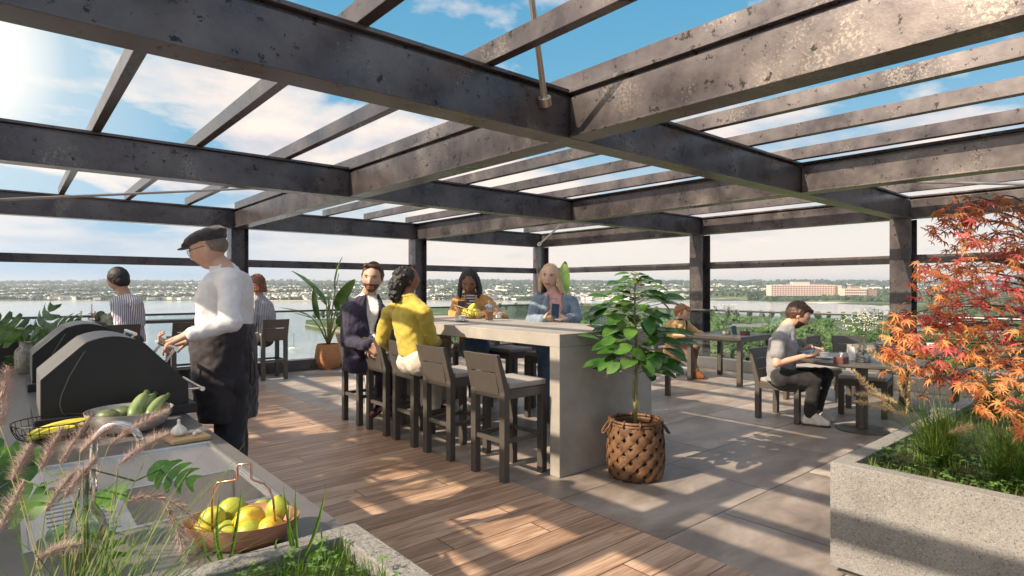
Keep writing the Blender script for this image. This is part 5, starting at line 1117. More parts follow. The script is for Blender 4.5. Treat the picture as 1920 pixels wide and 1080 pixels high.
for k in range(14):
    a = rg.uniform(0, 6.28); z = rg.uniform(.62, .84); r_ = .02 + .018 * rg.random(); ar.tube([pc + Vector((cos(a) * .012, sin(a) * .012, z)), pc + Vector((cos(a) * r_, sin(a) * r_, z - .08)), pc + Vector((cos(a) * r_ * .8, sin(a) * r_ * .8, z - .2))], .0014, 4)
ar.build('air_roots', M_STM, t)
br = MB(); nl = 0
for k in range(112):
    q = k / 111; z0 = .80 + q * .82; a = k * 2.39996 + rg.uniform(-.3, .3); env = .33 * sin(pi * (.16 + .80 * q)) ** .8 + .03
    if q < .35: env *= 1.05
    r_ = env * rg.uniform(.28, 1.0) * (1 - .35 * q); o = pc + UP * z0; d = Vector((cos(a), sin(a), 0)); b_ = o + d * r_ + UP * (r_ * .35 - .02)
    br.tube([o, o.lerp(b_, .5) + UP * .015, b_], .0028, 5)
    L_ = rg.uniform(.18, .25) * (1 - .35 * q ** 3); dn = (d * rg.uniform(.6, 1.1) - UP * rg.uniform(-.25, .95) * (1 - q * .8) + Vector((rg.uniform(-.3, .3), rg.uniform(-.3, .3), 0))).normalized()
    lm_ = MB(); paddle(lm_, b_, b_ + dn * L_, L_ * rg.uniform(.46, .60), UP + d * .3 - FW * .35, .10, .22, 8, prof=lambda q_: sin(pi * (q_ * .98 + .01)) ** .62); lm_.build('leaf', M_RUB, t, smooth=True)
# the big leaves that face the camera
for (u, v, L_, an, wd) in ((1168, 655, .155, 200, .62), (1198, 665, .15, 150, .6), (1150, 690, .13, 220, .62), (1215, 690, .15, 300, .6), (1165, 610, .12, 120, .6), (1220, 640, .14, 20, .6), (1140, 640, .12, 200, .7)):
    c = W(u, v, 4.42); dn = (RT * cos(R(an)) + UP * sin(R(an))) * .95 - FW * .15; lm_ = MB(); paddle(lm_, c - dn * L_ * .5, c + dn * L_ * .5, L_ * wd, -FW + UP * .75 - RT * .35, .05, .16, 9, prof=lambda q_: sin(pi * (q_ * .98 + .01)) ** .55); lm_.build('leaf', M_RUB, t, smooth=True)
    br.tube([pc + UP * (c.z - .08), c - dn * L_ * .5], .0028, 5)
br.build('petioles', M_STM, t, smooth=True)
# ---- bird of paradise in terracotta pot
M_TERRA = pm('terracotta', (.42, .17, .07), (.52, .24, .11), 30, rough=.8, bump=.5, bscale=50); M_STREL = leafmat('strelitzia_leaf', (.03, .075, .02), (.065, .13, .03), 4, .14, .4, c3=(.13, .20, .05))
sp = G(609, 694, .0008) + FW * .22; sp.z = .0008
pot = thing('terracotta_pot', 'rounded orange terracotta pot by the left railing', 'pot', sp)
MB().lathe([(.15, 0), (.20, .02), (.245, .14), (.25, .24), (.225, .40), (.205, .46), (.185, .46), (.19, .42)], sp, 40).build('pot_wall', M_TERRA, pot, smooth=R(50))
MB().lathe([(.19, .425), (.002, .435)], sp, 24).build('soil', M_SOIL, pot)
def strel(name_lab, o, tips, ht=.42):
    t = thing('bird_of_paradise', name_lab, 'plant', o); pe = MB()
    for (b, tp_, wd, up_) in tips:
        b = Vector(b); tp_ = Vector(tp_); pe.tube([o + UP * .0, o.lerp(b, .5) + UP * .06, b, b.lerp(tp_, .5)], [.018, .014, .010, .006], 7)
        lm_ = MB(); paddle(lm_, b, tp_, wd, up_, .10, .30, 12, prof=lambda q_: sin(pi * (q_ ** .8 * .97 + .02)) ** .6, wavy=.012); lm_.build('leaf', M_STREL, t, smooth=True)
    pe.build('petioles', M_STM, t, smooth=True)
d_ = sp.dot(FW)
strel('tall bird of paradise with paddle leaves in the terracotta pot', sp + UP * .43, [
    (W(612, 572, d_), W(546, 508, d_ + .1), .26, UP), (W(628, 545, d_), W(643, 480, d_), .17, -RT - FW * .4), (W(630, 580, d_), W(666, 524, d_ - .2), .24, -FW + UP * .3), (W(585, 596, d_), W(520, 577, d_), .14, UP),
    (W(600, 600, d_ - .1), W(590, 535, d_ - .2), .17, -FW - RT * .6), (W(618, 577, d_ - .2), W(622, 553, d_ - .4), .30, -FW * 1.0 + UP), (W(640, 600, d_), W(652, 560, d_ + .2), .26, RT - FW), (W(632, 610, d_), W(655, 590, d_), .2, -FW)])
sp2 = W(1072, 760, 9.3); sp2.z = .0008
pot = thing('terracotta_pot', 'terracotta pot hidden behind the bar by the corner post', 'pot', sp2)
MB().lathe([(.15, 0), (.20, .02), (.245, .14), (.25, .24), (.225, .40), (.205, .46), (.185, .46), (.19, .42)], sp2, 40).build('pot_wall', M_TERRA, pot, smooth=R(50)); MB().lathe([(.19, .425), (.002, .435)], sp2, 24).build('soil', M_SOIL, pot)
strel('bird of paradise with one broad upright leaf beside the corner post', sp2 + UP * .43, [(W(1060, 552, 9.3), W(1060, 490, 9.3), .22, -FW - RT * .6), (W(1085, 620, 9.3), W(1110, 580, 9.4), .2, UP), (W(1060, 640, 9.3), W(1030, 600, 9.3), .2, UP)])
# plants in the dark planter
clover('leafy green plants in the dark planter beyond the counter', G2(-.38, .26, 5.8, 6.4), 260, .018, .035, 1.04, .12, 19)
clover('small leafy weeds at the foot of the dark planter', G2(-.02, .10, 5.60, 5.72), 120, .012, .02, .9, .10, 20)
# ---- leafy trees on the open left side of the terrace: they dapple the floor
for i, (x, y, h, r_, l) in enumerate(((-3.1, 5.9, 4.9, 1.35, 'nearer'), (-3.2, 9.0, 5.0, 1.3, 'further'))):
    planter('tree_tub', 'square stone tub of the %s terrace tree on the left side' % l, x - .4, x + .4, y - .4, y + .4, .006, .6, .05, M_PLANT, .56)
    tt = thing('terrace_tree', '%s leafy terrace tree in a stone tub on the left side' % l, 'tree', (x, y, .55), 'leafy trees in stone tubs')
    m = crown_mb(50 + i, (1700, 1900)[i], h, r_, 2.0, q=.085); m.v = [(a + x, b + y, c) for a, b, c in m.v]; m.build('crown', M_TL[1], tt)
    MB().tube([(x, y, .5), (x + .05, y, 1.6), (x, y + .05, 2.6), (x + .05, y, h * .8)], [.06, .05, .04, .01], 8).build('trunk', M_BARK, tt, smooth=True)
# ---------------------------------------------------------------- people
def cl_tex(nm, sc, depth=3):
    t = bpy.data.textures.new(nm, 'CLOUDS'); t.noise_scale = sc; t.noise_depth = depth; return t
TX_F = cl_tex('folds', .075, 3); TX_H = cl_tex('locks', .02, 2); TX_C = cl_tex('curls', .035, 2)
def organic(name, mb, vox, mats, parent, sm=4, disp=None, slot=None, label=None, fac=.5):
    me = bpy.data.meshes.new('tmp'); me.from_pydata([tuple(p) for p in mb.v], [], mb.f); me.update()
    o = bpy.data.objects.new('tmp', me); C.objects.link(o)
    r = o.modifiers.new('r', 'REMESH'); r.mode = 'VOXEL'; r.voxel_size = vox; r.use_smooth_shade = True
    s = o.modifiers.new('s', 'SMOOTH'); s.factor = fac; s.iterations = sm
    if disp:
        d = o.modifiers.new('d', 'DISPLACE'); d.texture = disp[0]; d.strength = disp[1]; d.mid_level = .5; d.texture_coords = 'LOCAL'
        s = o.modifiers.new('s2', 'SMOOTH'); s.factor = .5; s.iterations = 1
    dg = bpy.context.evaluated_depsgraph_get(); ev = o.evaluated_get(dg); nm = bpy.data.meshes.new_from_object(ev)
    bpy.data.objects.remove(o); bpy.data.meshes.remove(me)
    nm.name = name; nm.materials.clear()
    for m in (mats if isinstance(mats, (list, tuple)) else [mats]): nm.materials.append(m)
    off = wloc(parent)
    if slot: nm.polygons.foreach_set('material_index', [slot(p.center) for p in nm.polygons])
    nm.transform(Matrix.Translation(-off)); nm.polygons.foreach_set('use_smooth', [True] * len(nm.polygons)); nm.update()
    q = bpy.data.objects.new(name, nm); C.objects.link(q); q.parent = parent
    if label: q['label'] = label
    return q
def frame(fwd, up=UP):
    f = Vector(fwd).normalized(); r = f.cross(Vector(up)).normalized(); u = r.cross(f); return r, f, u
def gs(x, s): return math.exp(-(x / s) ** 2)
def head_surf(mb, c, F, h):
    r, f, u = F; c = Vector(c); NU, NV = 44, 34; rings = []
    for j in range(NV + 1):
        th = pi * (.01 + .98 * j / NV); ring = []
        for i in range(NU):
            a = 2 * pi * i / NU; x, y, z = sin(th) * sin(a), sin(th) * cos(a), -cos(th)
            X, Y, Z = .325 * x, .41 * y, .5 * z; k = max(0, -z - .05)
            X *= 1 - .36 * k ** 1.3; 
            if y < 0: Y *= 1 - .55 * k
            else: Y *= 1 - .10 * k
            if y > 0:
                fx = y ** 2
                Y += .085 * gs(X, .050) * max(0, min(1, (.10 - Z) / .22)) * (1 if Z > -.13 else gs(Z + .13, .035)) * (y > .5)   # nose
                Y += .018 * gs(X, .10) * (gs(Z + .245, .028) + gs(Z + .305, .028))                                              # lips
                Y += .030 * gs(X, .09) * gs(Z + .42, .07) + .018 * gs(Z - .13, .045) * fx                                        # chin, brow
                Y -= .040 * (gs(X - .135, .065) + gs(X + .135, .065)) * gs(Z - .04, .055)                                        # sockets
                Y += .014 * (gs(X - .19, .06) + gs(X + .19, .06)) * gs(Z + .08, .07)                                             # cheeks
            ring.append(c + (r * X + f * Y + u * Z) * h)
        rings.append(ring)
    mb.loft(rings)
    for s in (-1, 1):
        M_ = Matrix((r, f, u)).transposed(); mb.ell(c + (r * s * .325 - f * .03 + u * -.02) * h, (.028 * h, .065 * h, .105 * h), M_ @ Matrix.Rotation(.25 * s, 3, 'Z'), 10, 8)
def face_bits(t, c, F, h, brow, iris, closed=False):
    r, f, u = F; M_ = Matrix((r, f, u)).transposed()
    for s in (-1, 1):
        e = c + (r * s * .135 + f * .325 + u * .035) * h
        if not closed:
            o = MB().ell(e, (.050 * h, .035 * h, .024 * h), M_, 12, 8).build('eye', M_EYEW, t, smooth=True)
            MB().ell(e + (f * .022 * h), (.021 * h, .016 * h, .021 * h), M_, 10, 8).build('iris', iris, o, smooth=True)
        MB().tube([e + (r * s * a + f * b + u * z) * h for a, b, z in ((-.055, .028, .018), (0, .045, .035), (.06, .018, .020))], .0085 * h, 5).build('eyelid', M_LASH, t, smooth=True)
        MB().tube([c + (r * s * a + f * b + u * z) * h for a, b, z in ((.055, .385, .105), (.13, .375, .130), (.205, .325, .108))], [.011 * h, .015 * h, .007 * h], 6).build('eyebrow', brow, t, smooth=True)
def hand(mb, wr, dv, pn, s, curl=.5, side=1, thumb=.6, spread=.10):
    # dv: direction of the palm, pn: palm normal (fingers curl toward it), side: thumb side
    dv = Vector(dv).normalized(); pn = Vector(pn); pn = (pn - dv * pn.dot(dv)).normalized(); sd = dv.cross(pn).normalized() * side; wr = Vector(wr)
    for k in range(4):
        q = (k - 1.5); mb.cap(wr + dv * .012 * s + sd * q * .010 * s, .015 * s, wr + dv * .088 * s + sd * q * .0195 * s, .0115 * s, 8)
    for k, L_ in enumerate((.060, .078, .084, .074)):
        q = (k - 1.5); p = wr + dv * .090 * s + sd * q * .0205 * s; d = (dv + sd * q * spread).normalized(); a = curl * .55
        for sg, (fr, rr) in enumerate(((.45, .0092), (.32, .0084), (.25, .0074))):
            d = (d * cos(a) + pn * sin(a)).normalized(); n = d - pn * 0; e = p + d * L_ * fr * s; mb.cap(p, rr * s, e, rr * s * .93, 7); p = e
            pn_ = pn; a = curl * .8
            # rotate pn with the bend
            pn = (pn - d * pn.dot(d)).normalized()
        pn = (Vector(pn) if False else (dv.cross(sd * side) * -1)).normalized() if False else pn
    pn = sd.cross(dv) * (1 if sd.cross(dv).dot(pn) > 0 else -1)
    b = wr + dv * .022 * s + sd * .024 * s; d1 = (dv * .62 + sd * .65 + pn * .35 * thumb).normalized(); m_ = b + d1 * .048 * s; d2 = (dv * .9 + sd * .15 + pn * .55 * thumb).normalized()
    mb.cap(b, .015 * s, m_, .0115 * s, 8); mb.cap(m_, .0112 * s, m_ + d2 * .034 * s, .0095 * s, 8); mb.cap(m_ + d2 * .034 * s, .0095 * s, m_ + d2 * .058 * s + pn * .006 * s, .0078 * s, 8)
def sup_ring(c, rv, fv, a, b, n=24, e=2.4):
    out = []
    for k in range(n):
        t = 2 * pi * k / n; ct, st = cos(t), sin(t); out.append(c + rv * (a * math.copysign(abs(ct) ** (2 / e), ct)) + fv * (b * math.copysign(abs(st) ** (2 / e), st)))
    return out
M_EYEW = pm('eye_white', (.62, .58, .55), rough=.2); M_LASH = pm('lash', (.03, .015, .012)); M_IR = pm('brown_iris', (.05, .025, .015), rough=.1); M_IB = pm('blue_iris', (.12, .18, .24), rough=.1)
def skinmat(n, c, c2): return pm(n, c, c2, 14, rough=.55, sub=.06, bump=.15, bscale=120, bdist=.002)
SK_F = skinmat('fair_skin', (.52, .30, .22), (.62, .38, .28)); SK_P = skinmat('pale_skin', (.60, .38, .29), (.68, .45, .35)); SK_D = skinmat('dark_skin', (.20, .09, .055), (.27, .13, .08)); SK_T = skinmat('tan_skin', (.46, .25, .16), (.54, .31, .21))
LIP_F = pm('lip_rose', (.42, .15, .13), rough=.35); LIP_D = pm('lip_dark', (.20, .06, .06), rough=.35)
def cloth(n, c, c2=None, **k):
    a = dict(scale=10, rough=.85, bump=.35, bscale=9, bdist=.02, sheen=.2); a.update(k); return pm(n, c, c2 or tuple(min(1, q * 1.25) for q in c), **a)
def stripes(n, c1, c2, scale, direction, thr=.5, dist=1.0):
    m = bpy.data.materials.new(n); m.use_nodes = True; nt = m.node_tree; L = nt.links.new; b = nt.nodes['Principled BSDF']; b.inputs['Roughness'].default_value = .85
    tc = nn(nt, 'ShaderNodeTexCoord'); wv = nn(nt, 'ShaderNodeTexWave', bands_direction=direction, i={'Scale': scale, 'Distortion': dist, 'Detail': 1.0, 'Detail Scale': 1.0}); L(tc.outputs['Object'], wv.inputs[0])
    r = ramp(nt, [(thr - .06, c1), (thr + .06, c2)]); L(wv.outputs['Color'], r.inputs[0]); L(r.outputs[0], b.inputs['Base Color'])
    n4 = nn(nt, 'ShaderNodeTexNoise', i={'Scale': 9.0, 'Detail': 4.0}); L(tc.outputs['Object'], n4.inputs['Vector']); bp = nn(nt, 'ShaderNodeBump'); bp.inputs['Strength'].default_value = .35; bp.inputs['Distance'].default_value = .02; L(n4.outputs[0], bp.inputs['Height']); L(bp.outputs[0], b.inputs['Normal']); return m
H_BLK = pm('black_hair', (.010, .009, .010), (.022, .018, .018), 30, rough=.6, bump=.3, bscale=60, bdist=.004, stretch=(1, 1, .3)); H_BRN = pm('brown_hair', (.045, .022, .012), (.10, .05, .028), 40, rough=.5, bump=.6, bscale=60, bdist=.004, stretch=(1, 1, .3))
H_AUB = pm('auburn_hair', (.12, .035, .018), (.22, .075, .035), 40, rough=.4, bump=.6, bscale=60, bdist=.004, stretch=(1, 1, .25)); H_BLD = pm('blonde_hair', (.46, .30, .15), (.68, .50, .30), 50, rough=.42, bump=.6, bscale=70, bdist=.004, stretch=(1, 1, .2)); H_GIN = pm('ginger_hair', (.24, .09, .03), (.42, .19, .07), 40, rough=.5, bump=.6, bscale=60, bdist=.004)
H_GRY = pm('cropped_hair', (.16, .12, .10), (.24, .18, .15), 60, rough=.7)
def person(label, head, fw, h, J, s, skin, lip, brow, vox=.0065, top=None, bottom=None, shoes=None, hands=(), tor=None, look_up=UP, iris=None, beard=None, short_sleeve=False, closed=False, sleeve=1.0, flare=0, group=None, crew=True):
    """J holds the joints; tor lists torso rings (centre, half width, half depth) with right/forward vectors."""
    F = frame(fw, look_up); r, f, u = F; t = thing('person', label, 'person', J['base'], group); rv, fv = tor['r'].normalized(), tor['f'].normalized()
    b = MB(); head_surf(b, head, F, h); b.cap(head - f * .05 * h - u * .22 * h, .20 * h, J['neck'], .25 * h, 14)
    rings = tor['rings']; b.loft([sup_ring(c, rv, fv, a * .9, d * .88) for c, a, d in rings])
    for S_ in 'LR':
        b.cap(J['sh' + S_], .050 * s, J['el' + S_], .039 * s); b.cap(J['el' + S_], .039 * s, J['wr' + S_], .026 * s); b.cap(J['neck'], .06 * s, J['sh' + S_], .052 * s)
        b.cap(J['hip' + S_], .085 * s, J['kn' + S_], .056 * s); b.cap(J['kn' + S_], .056 * s, J['an' + S_], .036 * s); b.cap(J['an' + S_], .034 * s, J['toe' + S_], .028 * s)
    for hd in hands: hand(b, *hd[:-1], **hd[-1])
    def slot(p):
        q = (Vector(p) - head); X, Y, Z = q.dot(r) / h, q.dot(f) / h, q.dot(u) / h
        if Y > .25 and abs(X) < .105 and -.325 < Z < -.235: return 1
        if beard and Y > .06 and Z > -.56 and Z < .0 and (Z < -.34 or (abs(X) > .20 and Z < -.26 and Y > .12) or (abs(X) < .13 and -.225 < Z < -.17 and Y > .25) or (Z < -.16 and abs(X) > .12)): return 2
        return 0
    body = organic('body', b, vox, [skin, lip] + ([beard] if beard else []), t, 2, slot=slot)
    face_bits(t, head, F, h, brow, iris or M_IR, closed)
    if top:
        m = MB(); g = .014 * s; m.loft([sup_ring(c, rv, fv, a + g * .4, d + g * .4) for c, a, d in rings])
        for S_ in 'LR':
            m.cap(J['neck'] - UP * .022 * s, .078 * s, J['sh' + S_], .066 * s); e = J['el' + S_]; sh = J['sh' + S_]; wq = J['wr' + S_]
            if short_sleeve: m.cap(sh, .066 * s, sh.lerp(e, .62), .066 * s)
            else: m.cap(sh, .068 * s * sleeve, e, .055 * s * sleeve); m.cap(e, .055 * s * sleeve, e.lerp(wq, .9), .040 * s * sleeve)
        if flare:
            c, a, d = rings[0]; c1, a1, d1 = rings[1]; dn = (c - c1).normalized(); m.loft([sup_ring(c, rv, fv, a + g, d + g), sup_ring(c + dn * flare, rv, fv, a + g * 2.2, d + g * 2)])
        organic('top', m, .009 * s, top, t, 5, disp=(TX_F, .022 * s))
    if bottom:
        m = MB()
        c, a, d = rings[0]
        for S_ in 'LR':
            m.cap(J['hip' + S_], .100 * s, J['kn' + S_], .072 * s); m.cap(J['kn' + S_], .071 * s, J['an' + S_], .054 * s)
        m.cap(J['hipL'], .108 * s, J['hipR'], .108 * s); m.cap(J['hipL'].lerp(J['hipR'], .5), .10 * s, rings[0][0], .09 * s)
        organic('trousers', m, .010 * s, bottom, t, 4, disp=(TX_F, .020 * s))
    if shoes:
        for S_ in 'LR':
            a_, tq = J['an' + S_], J['toe' + S_]; m = MB(); d = (tq - a_); d.z = 0 if abs(d.normalized().z) < .6 else d.z; dn = d.normalized(); hl = a_ - dn * .035 * s; hl = Vector((hl.x, hl.y, tq.z + .006)) if abs((tq - a_).normalized().z) < .75 else hl
            m.cap(a_ - UP * .0, .046 * s, hl, .040 * s); m.cap(hl, .040 * s, tq, .036 * s); m.cap(a_ + UP * .01, .050 * s, hl.lerp(tq, .6), .043 * s); m.cap(a_, .048 * s, tq, .036 * s)
            sh_ = organic('shoe', m, .007 * s, shoes[0], t, 3)
            if len(shoes) > 1:
                m = MB(); pts = [hl - UP * .030 * s, hl.lerp(tq, .5) - UP * .032 * s, tq - UP * .026 * s]; sdv = dn.cross(UP).normalized()
                m.loft([sup_ring(p, sdv, UP, w_ * s, .014 * s, 14, 3) for p, w_ in ((pts[0] - dn * .03 * s, .026), (pts[0], .040), (pts[1], .040), (pts[2], .040), (pts[2] + dn * .034 * s, .022))]); m.build('sole', shoes[1], sh_, smooth=R(50))
    return t, F, body
def hair_cap(mb, c, F, h, k=1.0, back=.09, up=.09, low=0):
    r, f, u = F; M_ = Matrix((r, f, u)).transposed(); mb.ell(c + (-f * back + u * up) * h, (.362 * h * k, .405 * h * k, .435 * h * k), M_, 24, 16)
    if low: mb.ell(c + (-f * .16 - u * .10) * h, (.33 * h, .28 * h, .30 * h), M_, 20, 12)
    for s in (-1, 1): mb.cap(c + (r * s * .32 + f * .07 + u * .14) * h, .035 * h, c + (r * s * .325 + f * .05 - u * .04) * h, .022 * h, 8)
def chin_cut(): pass
# ---- 1 chef
d0 = 3.3; s = 1.0
J = dict(base=W(432, 1041, d0), neck=W(424, 508, 3.3), shL=W(430, 532, 3.12), elL=W(433, 605, 3.02), wrL=W(352, 628, 2.93), shR=W(418, 530, 3.46), elR=W(405, 600, 3.50), wrR=W(352, 640, 3.30),
         hipL=W(434, 722, 3.255), knL=W(430, 880, 3.20), anL=W(436, 1012, 3.20), toeL=W(396, 1030, 3.18), hipR=W(432, 722, 3.345), knR=W(440, 880, 3.40), anR=W(446, 1008, 3.40), toeR=W(406, 1025, 3.38))
tor = dict(r=FW + RT * .12, f=-RT + FW * .12, rings=[(W(428, 690, d0), .150, .118), (W(425, 640, d0), .150, .122), (W(421, 600, d0), .155, .122), (W(422, 560, d0), .170, .118), (W(426, 530, d0), .17, .100), (W(429, 510, d0), .115, .070)])
M_SHIRT = cloth('white_shirt', (.68, .66, .69), (.78, .76, .78)); M_BLUEBLK = cloth('dark_trousers', (.012, .012, .018), (.02, .02, .028)); M_APR = cloth('black_apron', (.014, .011, .016), (.028, .022, .028), rough=.75)
M_SHOEB = pm('black_leather', (.015, .013, .013), rough=.35)
hc = W(391, 467, 3.28); fw = -RT + UP * -.34 - FW * .22
hP = Vector((.592, 3.30, 1.222)); hw = J['wrL']
t, F, bd = person('man in flat cap, glasses and white shirt with black apron at the barbecue', hc, fw, .232, J, s, SK_F, LIP_F, H_BRN, .005, top=M_SHIRT, bottom=M_BLUEBLK, shoes=(M_SHOEB,), tor=tor,
       hands=[(hw, (W(322, 640, 2.90) - hw), -UP * .9 + FW * .1 - RT * .2, 1.05, dict(curl=1.4, side=-1, thumb=.9)), (J['wrR'], -RT - UP * .3, -UP, 1.0, dict(curl=.6, side=-1))], iris=M_IR)
r, f, u = F
ap = MB(); rr_ = [(419, 608, .172, .146), (420, 650, .184, .150), (423, 710, .190, .146), (427, 755, .186, .136), (429, 783, .18, .130)]
ap.loft([sup_ring(W(u_, v_, d0), tor['r'].normalized(), tor['f'].normalized(), a, b_, 40, 2.3) for u_, v_, a, b_ in rr_])
organic('apron', ap, .009, M_APR, t, 2, disp=(TX_F, .03))
tie = MB(); 
for a, b_, c_ in (((466, 628), (476, 668), (478, 712)), ((467, 628), (470, 680), (469, 720))): tie.tube([W(*a, 3.24), W(*b_, 3.22), W(*c_, 3.22)], .006, 6)
tie.tube([W(478, 712, 3.22), W(474, 722, 3.22), W(469, 718, 3.22)], .008, 6)
tie.build('apron_tie', M_APR, t, smooth=True)
cp = MB(); M_ = Matrix((r, f, u)).transposed(); M_CAPF = cloth('cap_wool', (.030, .024, .032), (.055, .045, .055), bscale=40)
cpl = MB(); cpl.ell(hc + (-f * .03 + u * .30) * .232, (.40 * .232, .52 * .232, .19 * .232), M_ @ Matrix.Rotation(-.10, 3, 'X'), 26, 14); cpl.ell(hc + (f * .30 + u * .24) * .232, (.27 * .232, .26 * .232, .095 * .232), M_, 20, 10); cpl.ell(hc + (-f * .14 + u * .24) * .232, (.36 * .232, .36 * .232, .19 * .232), M_, 20, 10)
organic('flat_cap', cpl, .005, M_CAPF, t, 2, disp=(TX_C, .012))
MB().ell(hc + (f * .48 + u * .175) * .232, (.25 * .232, .17 * .232, .018 * .232), M_, 24, 6).build('cap_peak', M_CAPF, t, smooth=True)
MB().ell(hc + (-f * .13 + u * .04) * .232, (.338 * .232, .335 * .232, .27 * .232), M_, 24, 14).build('hair', H_GRY, t, smooth=True)
gl = MB()
for sg in (-1, 1):
    c = hc + (r * sg * .135 + f * .41 + u * .02) * .232; gl.tube([c + (r * cos(a) * .105 + u * sin(a) * .078) * .232 for a in [2 * pi * k / 18 for k in range(18)]], .0016, 6, closed=True)
    gl.tube([c + r * sg * .105 * .232, hc + (r * sg * .34 + f * .28 + u * .05) * .232, hc + (r * sg * .35 - f * .02 + u * .05) * .232], .0016, 6)
gl.tube([hc + (r * a + f * .44 + u * .03) * .232 for a in (-.035, 0, .035)], .0018, 6); gl.build('glasses', M_CLAMP, t, smooth=True)
col = MB(); 
for q in range(2): col.loft([sup_ring(J['neck'] + (u * z + f * .0) + RT * -.006, tor['r'].normalized(), tor['f'].normalized(), a, b_, 24, 2) for z, a, b_ in ((-.05, .100, .092), (-.01, .078, .080), (.028, .070, .076))][:], cap=False) if q == 0 else None
o = col.build('collar', M_SHIRT, t, smooth=True); sl = o.modifiers.new('s', 'SOLIDIFY'); sl.thickness = .005
def seat_legs(J, d, hips, kn, an, toe, g=.09):
    """hips, kn, an, toe: (u,v,dd) pairs for L and R"""
    for S_, i in (('L', 0), ('R', 1)):
        J['hip' + S_] = W(*hips[i]); J['kn' + S_] = W(*kn[i]); J['an' + S_] = W(*an[i]); J['toe' + S_] = W(*toe[i])
def seated(label, headp, fw, hpx, d, torso, rvec, fvec, arms, legs, s, **kw):
    h = hpx / FPX * d; J = dict(base=W(torso[0][0], 540, d)); J['base'].z = .006
    rings = [(W(u_, v_, dd), a / FPX * d, b_ / FPX * d) for u_, v_, a, b_, dd in torso]
    J['neck'] = rings[-1][0] + UP * .01
    for k, a in zip(('shL', 'elL', 'wrL', 'shR', 'elR', 'wrR'), arms): J[k] = W(*a)
    seat_legs(J, d, *legs); tor = dict(r=rvec, f=fvec, rings=rings)
    return (*person(label, W(*headp), fw, h, J, s, tor=tor, **kw), h, W(*headp), J)
# ---- 2 man in striped shirt by the railing
M_STRP = stripes('striped_shirt', (.66, .64, .70), (.22, .19, .28), 13, 'X', .55, .4); M_PEACH = M_BLUEBLK
d = 8.45; t, F, bd, h, hc, J = seated('man in blue and white striped shirt with a dark jacket over his arm', (221, 525, d), -RT + FW * .15 - UP * .45, 45, d,
    [(244, 642, 25, 18, d), (243, 612, 23, 17, d), (241, 588, 26, 18, d), (238, 568, 27, 16, d), (234, 556, 18, 11, d)], RT * .6 + FW * .8, -RT * .8 + FW * .6,
    [(222, 566, d + .05), (214, 604, d + .1), (190, 596, d + .25), (256, 568, d - .1), (263, 606, d), (228, 612, d + .2)],
    [[(238, 640, d + .12), (250, 640, d - .05)], [(215, 640, 8.9), (228, 642, 8.85)], [(215, 700, 8.95), (228, 702, 8.9)], [(205, 712, 9.0), (218, 714, 9.0)]], 1.22,
    skin=SK_T, lip=LIP_F, brow=H_BLK, top=M_STRP, bottom=M_BLUEBLK, shoes=(M_SHOEB,), vox=.008, hands=[(W(190, 596, d + .25), -RT + UP * .4, FW, 1.2, dict(curl=.8)), (W(228, 612, d + .2), -RT, UP, 1.2, dict(curl=.5))])
m = MB(); hair_cap(m, hc, F, h, 1.03, .08, .10, 1); organic('hair', m, .008, H_BLK, t, 2, disp=(TX_H, .012))
jk = MB(); jk.cap(W(188, 596, d + .15), .075, W(215, 602, d + .05), .09); jk.cap(W(190, 592, d + .1), .06, W(193, 612, d + .1), .05); jk.cap(W(212, 594, d + .05), .08, W(216, 616, d), .06)
jt = thing('jacket', 'dark green jacket folded over the arm of the man in the striped shirt', 'jacket', W(200, 600, d + .1)); organic('folded_cloth', jk, .012, cloth('dark_green_cloth', (.012, .022, .018), (.02, .035, .03)), jt, 3, disp=(TX_F, .05))
# ---- 3 woman with auburn bob
M_STR2 = stripes('fine_stripe_blouse', (.50, .47, .50), (.20, .18, .21), 11, 'X', .55, .6)
d = 9.75; t, F, bd, h, hc, J = seated('woman with auburn bob in a grey striped blouse sitting by the railing', (481, 533, d), -RT * .92 + FW * .25 - UP * .05, 35, d,
    [(496, 640, 19, 15, d), (497, 612, 19, 15, d), (495, 590, 21, 16, d), (491, 570, 20, 14, d), (486, 557, 12, 8, d)], RT * .45 + FW * .85, -RT * .85 + FW * .45,
    [(478, 568, d - .15), (473, 605, d - .25), (452, 612, d), (497, 568, d + .15), (500, 600, d + .3), (470, 612, d + .35)],
    [[(490, 636, d - .12), (500, 636, d + .12)], [(463, 630, d - .05), (470, 634, d + .2)], [(462, 690, d), (470, 692, d + .2)], [(452, 700, d + .05), (460, 701, d + .25)]], 1.18,
    skin=SK_P, lip=LIP_F, brow=H_AUB, top=M_STR2, bottom=M_BLUEBLK, shoes=(M_SHOEB,), vox=.008, hands=[(W(452, 612, d), -RT, UP, 1.1, dict(curl=.5)), (W(470, 612, d + .35), -RT, UP, 1.1, dict(curl=.5))])
m = MB(); r, f, u = F; hair_cap(m, hc, F, h, 1.08, .06, .10, 1)
for k in range(15):
    a = R(-105 + k * 15) + pi; dd_ = r * sin(a) * .34 + f * cos(a) * .36; 
    m.cap(hc + (dd_ * .9 + u * .12 - f * .05) * h, .11 * h, hc + (dd_ * 1.12 - u * .36 - f * .06) * h, .085 * h, 8)
for k in range(7): m.cap(hc + (f * .22 + u * .40 + r * (-.24 + .08 * k)) * h, .07 * h, hc + (f * .405 + u * .16 + r * (-.24 + .08 * k)) * h, .035 * h, 8)
organic('hair', m, .008, H_AUB, t, 2, disp=(TX_H, .02))
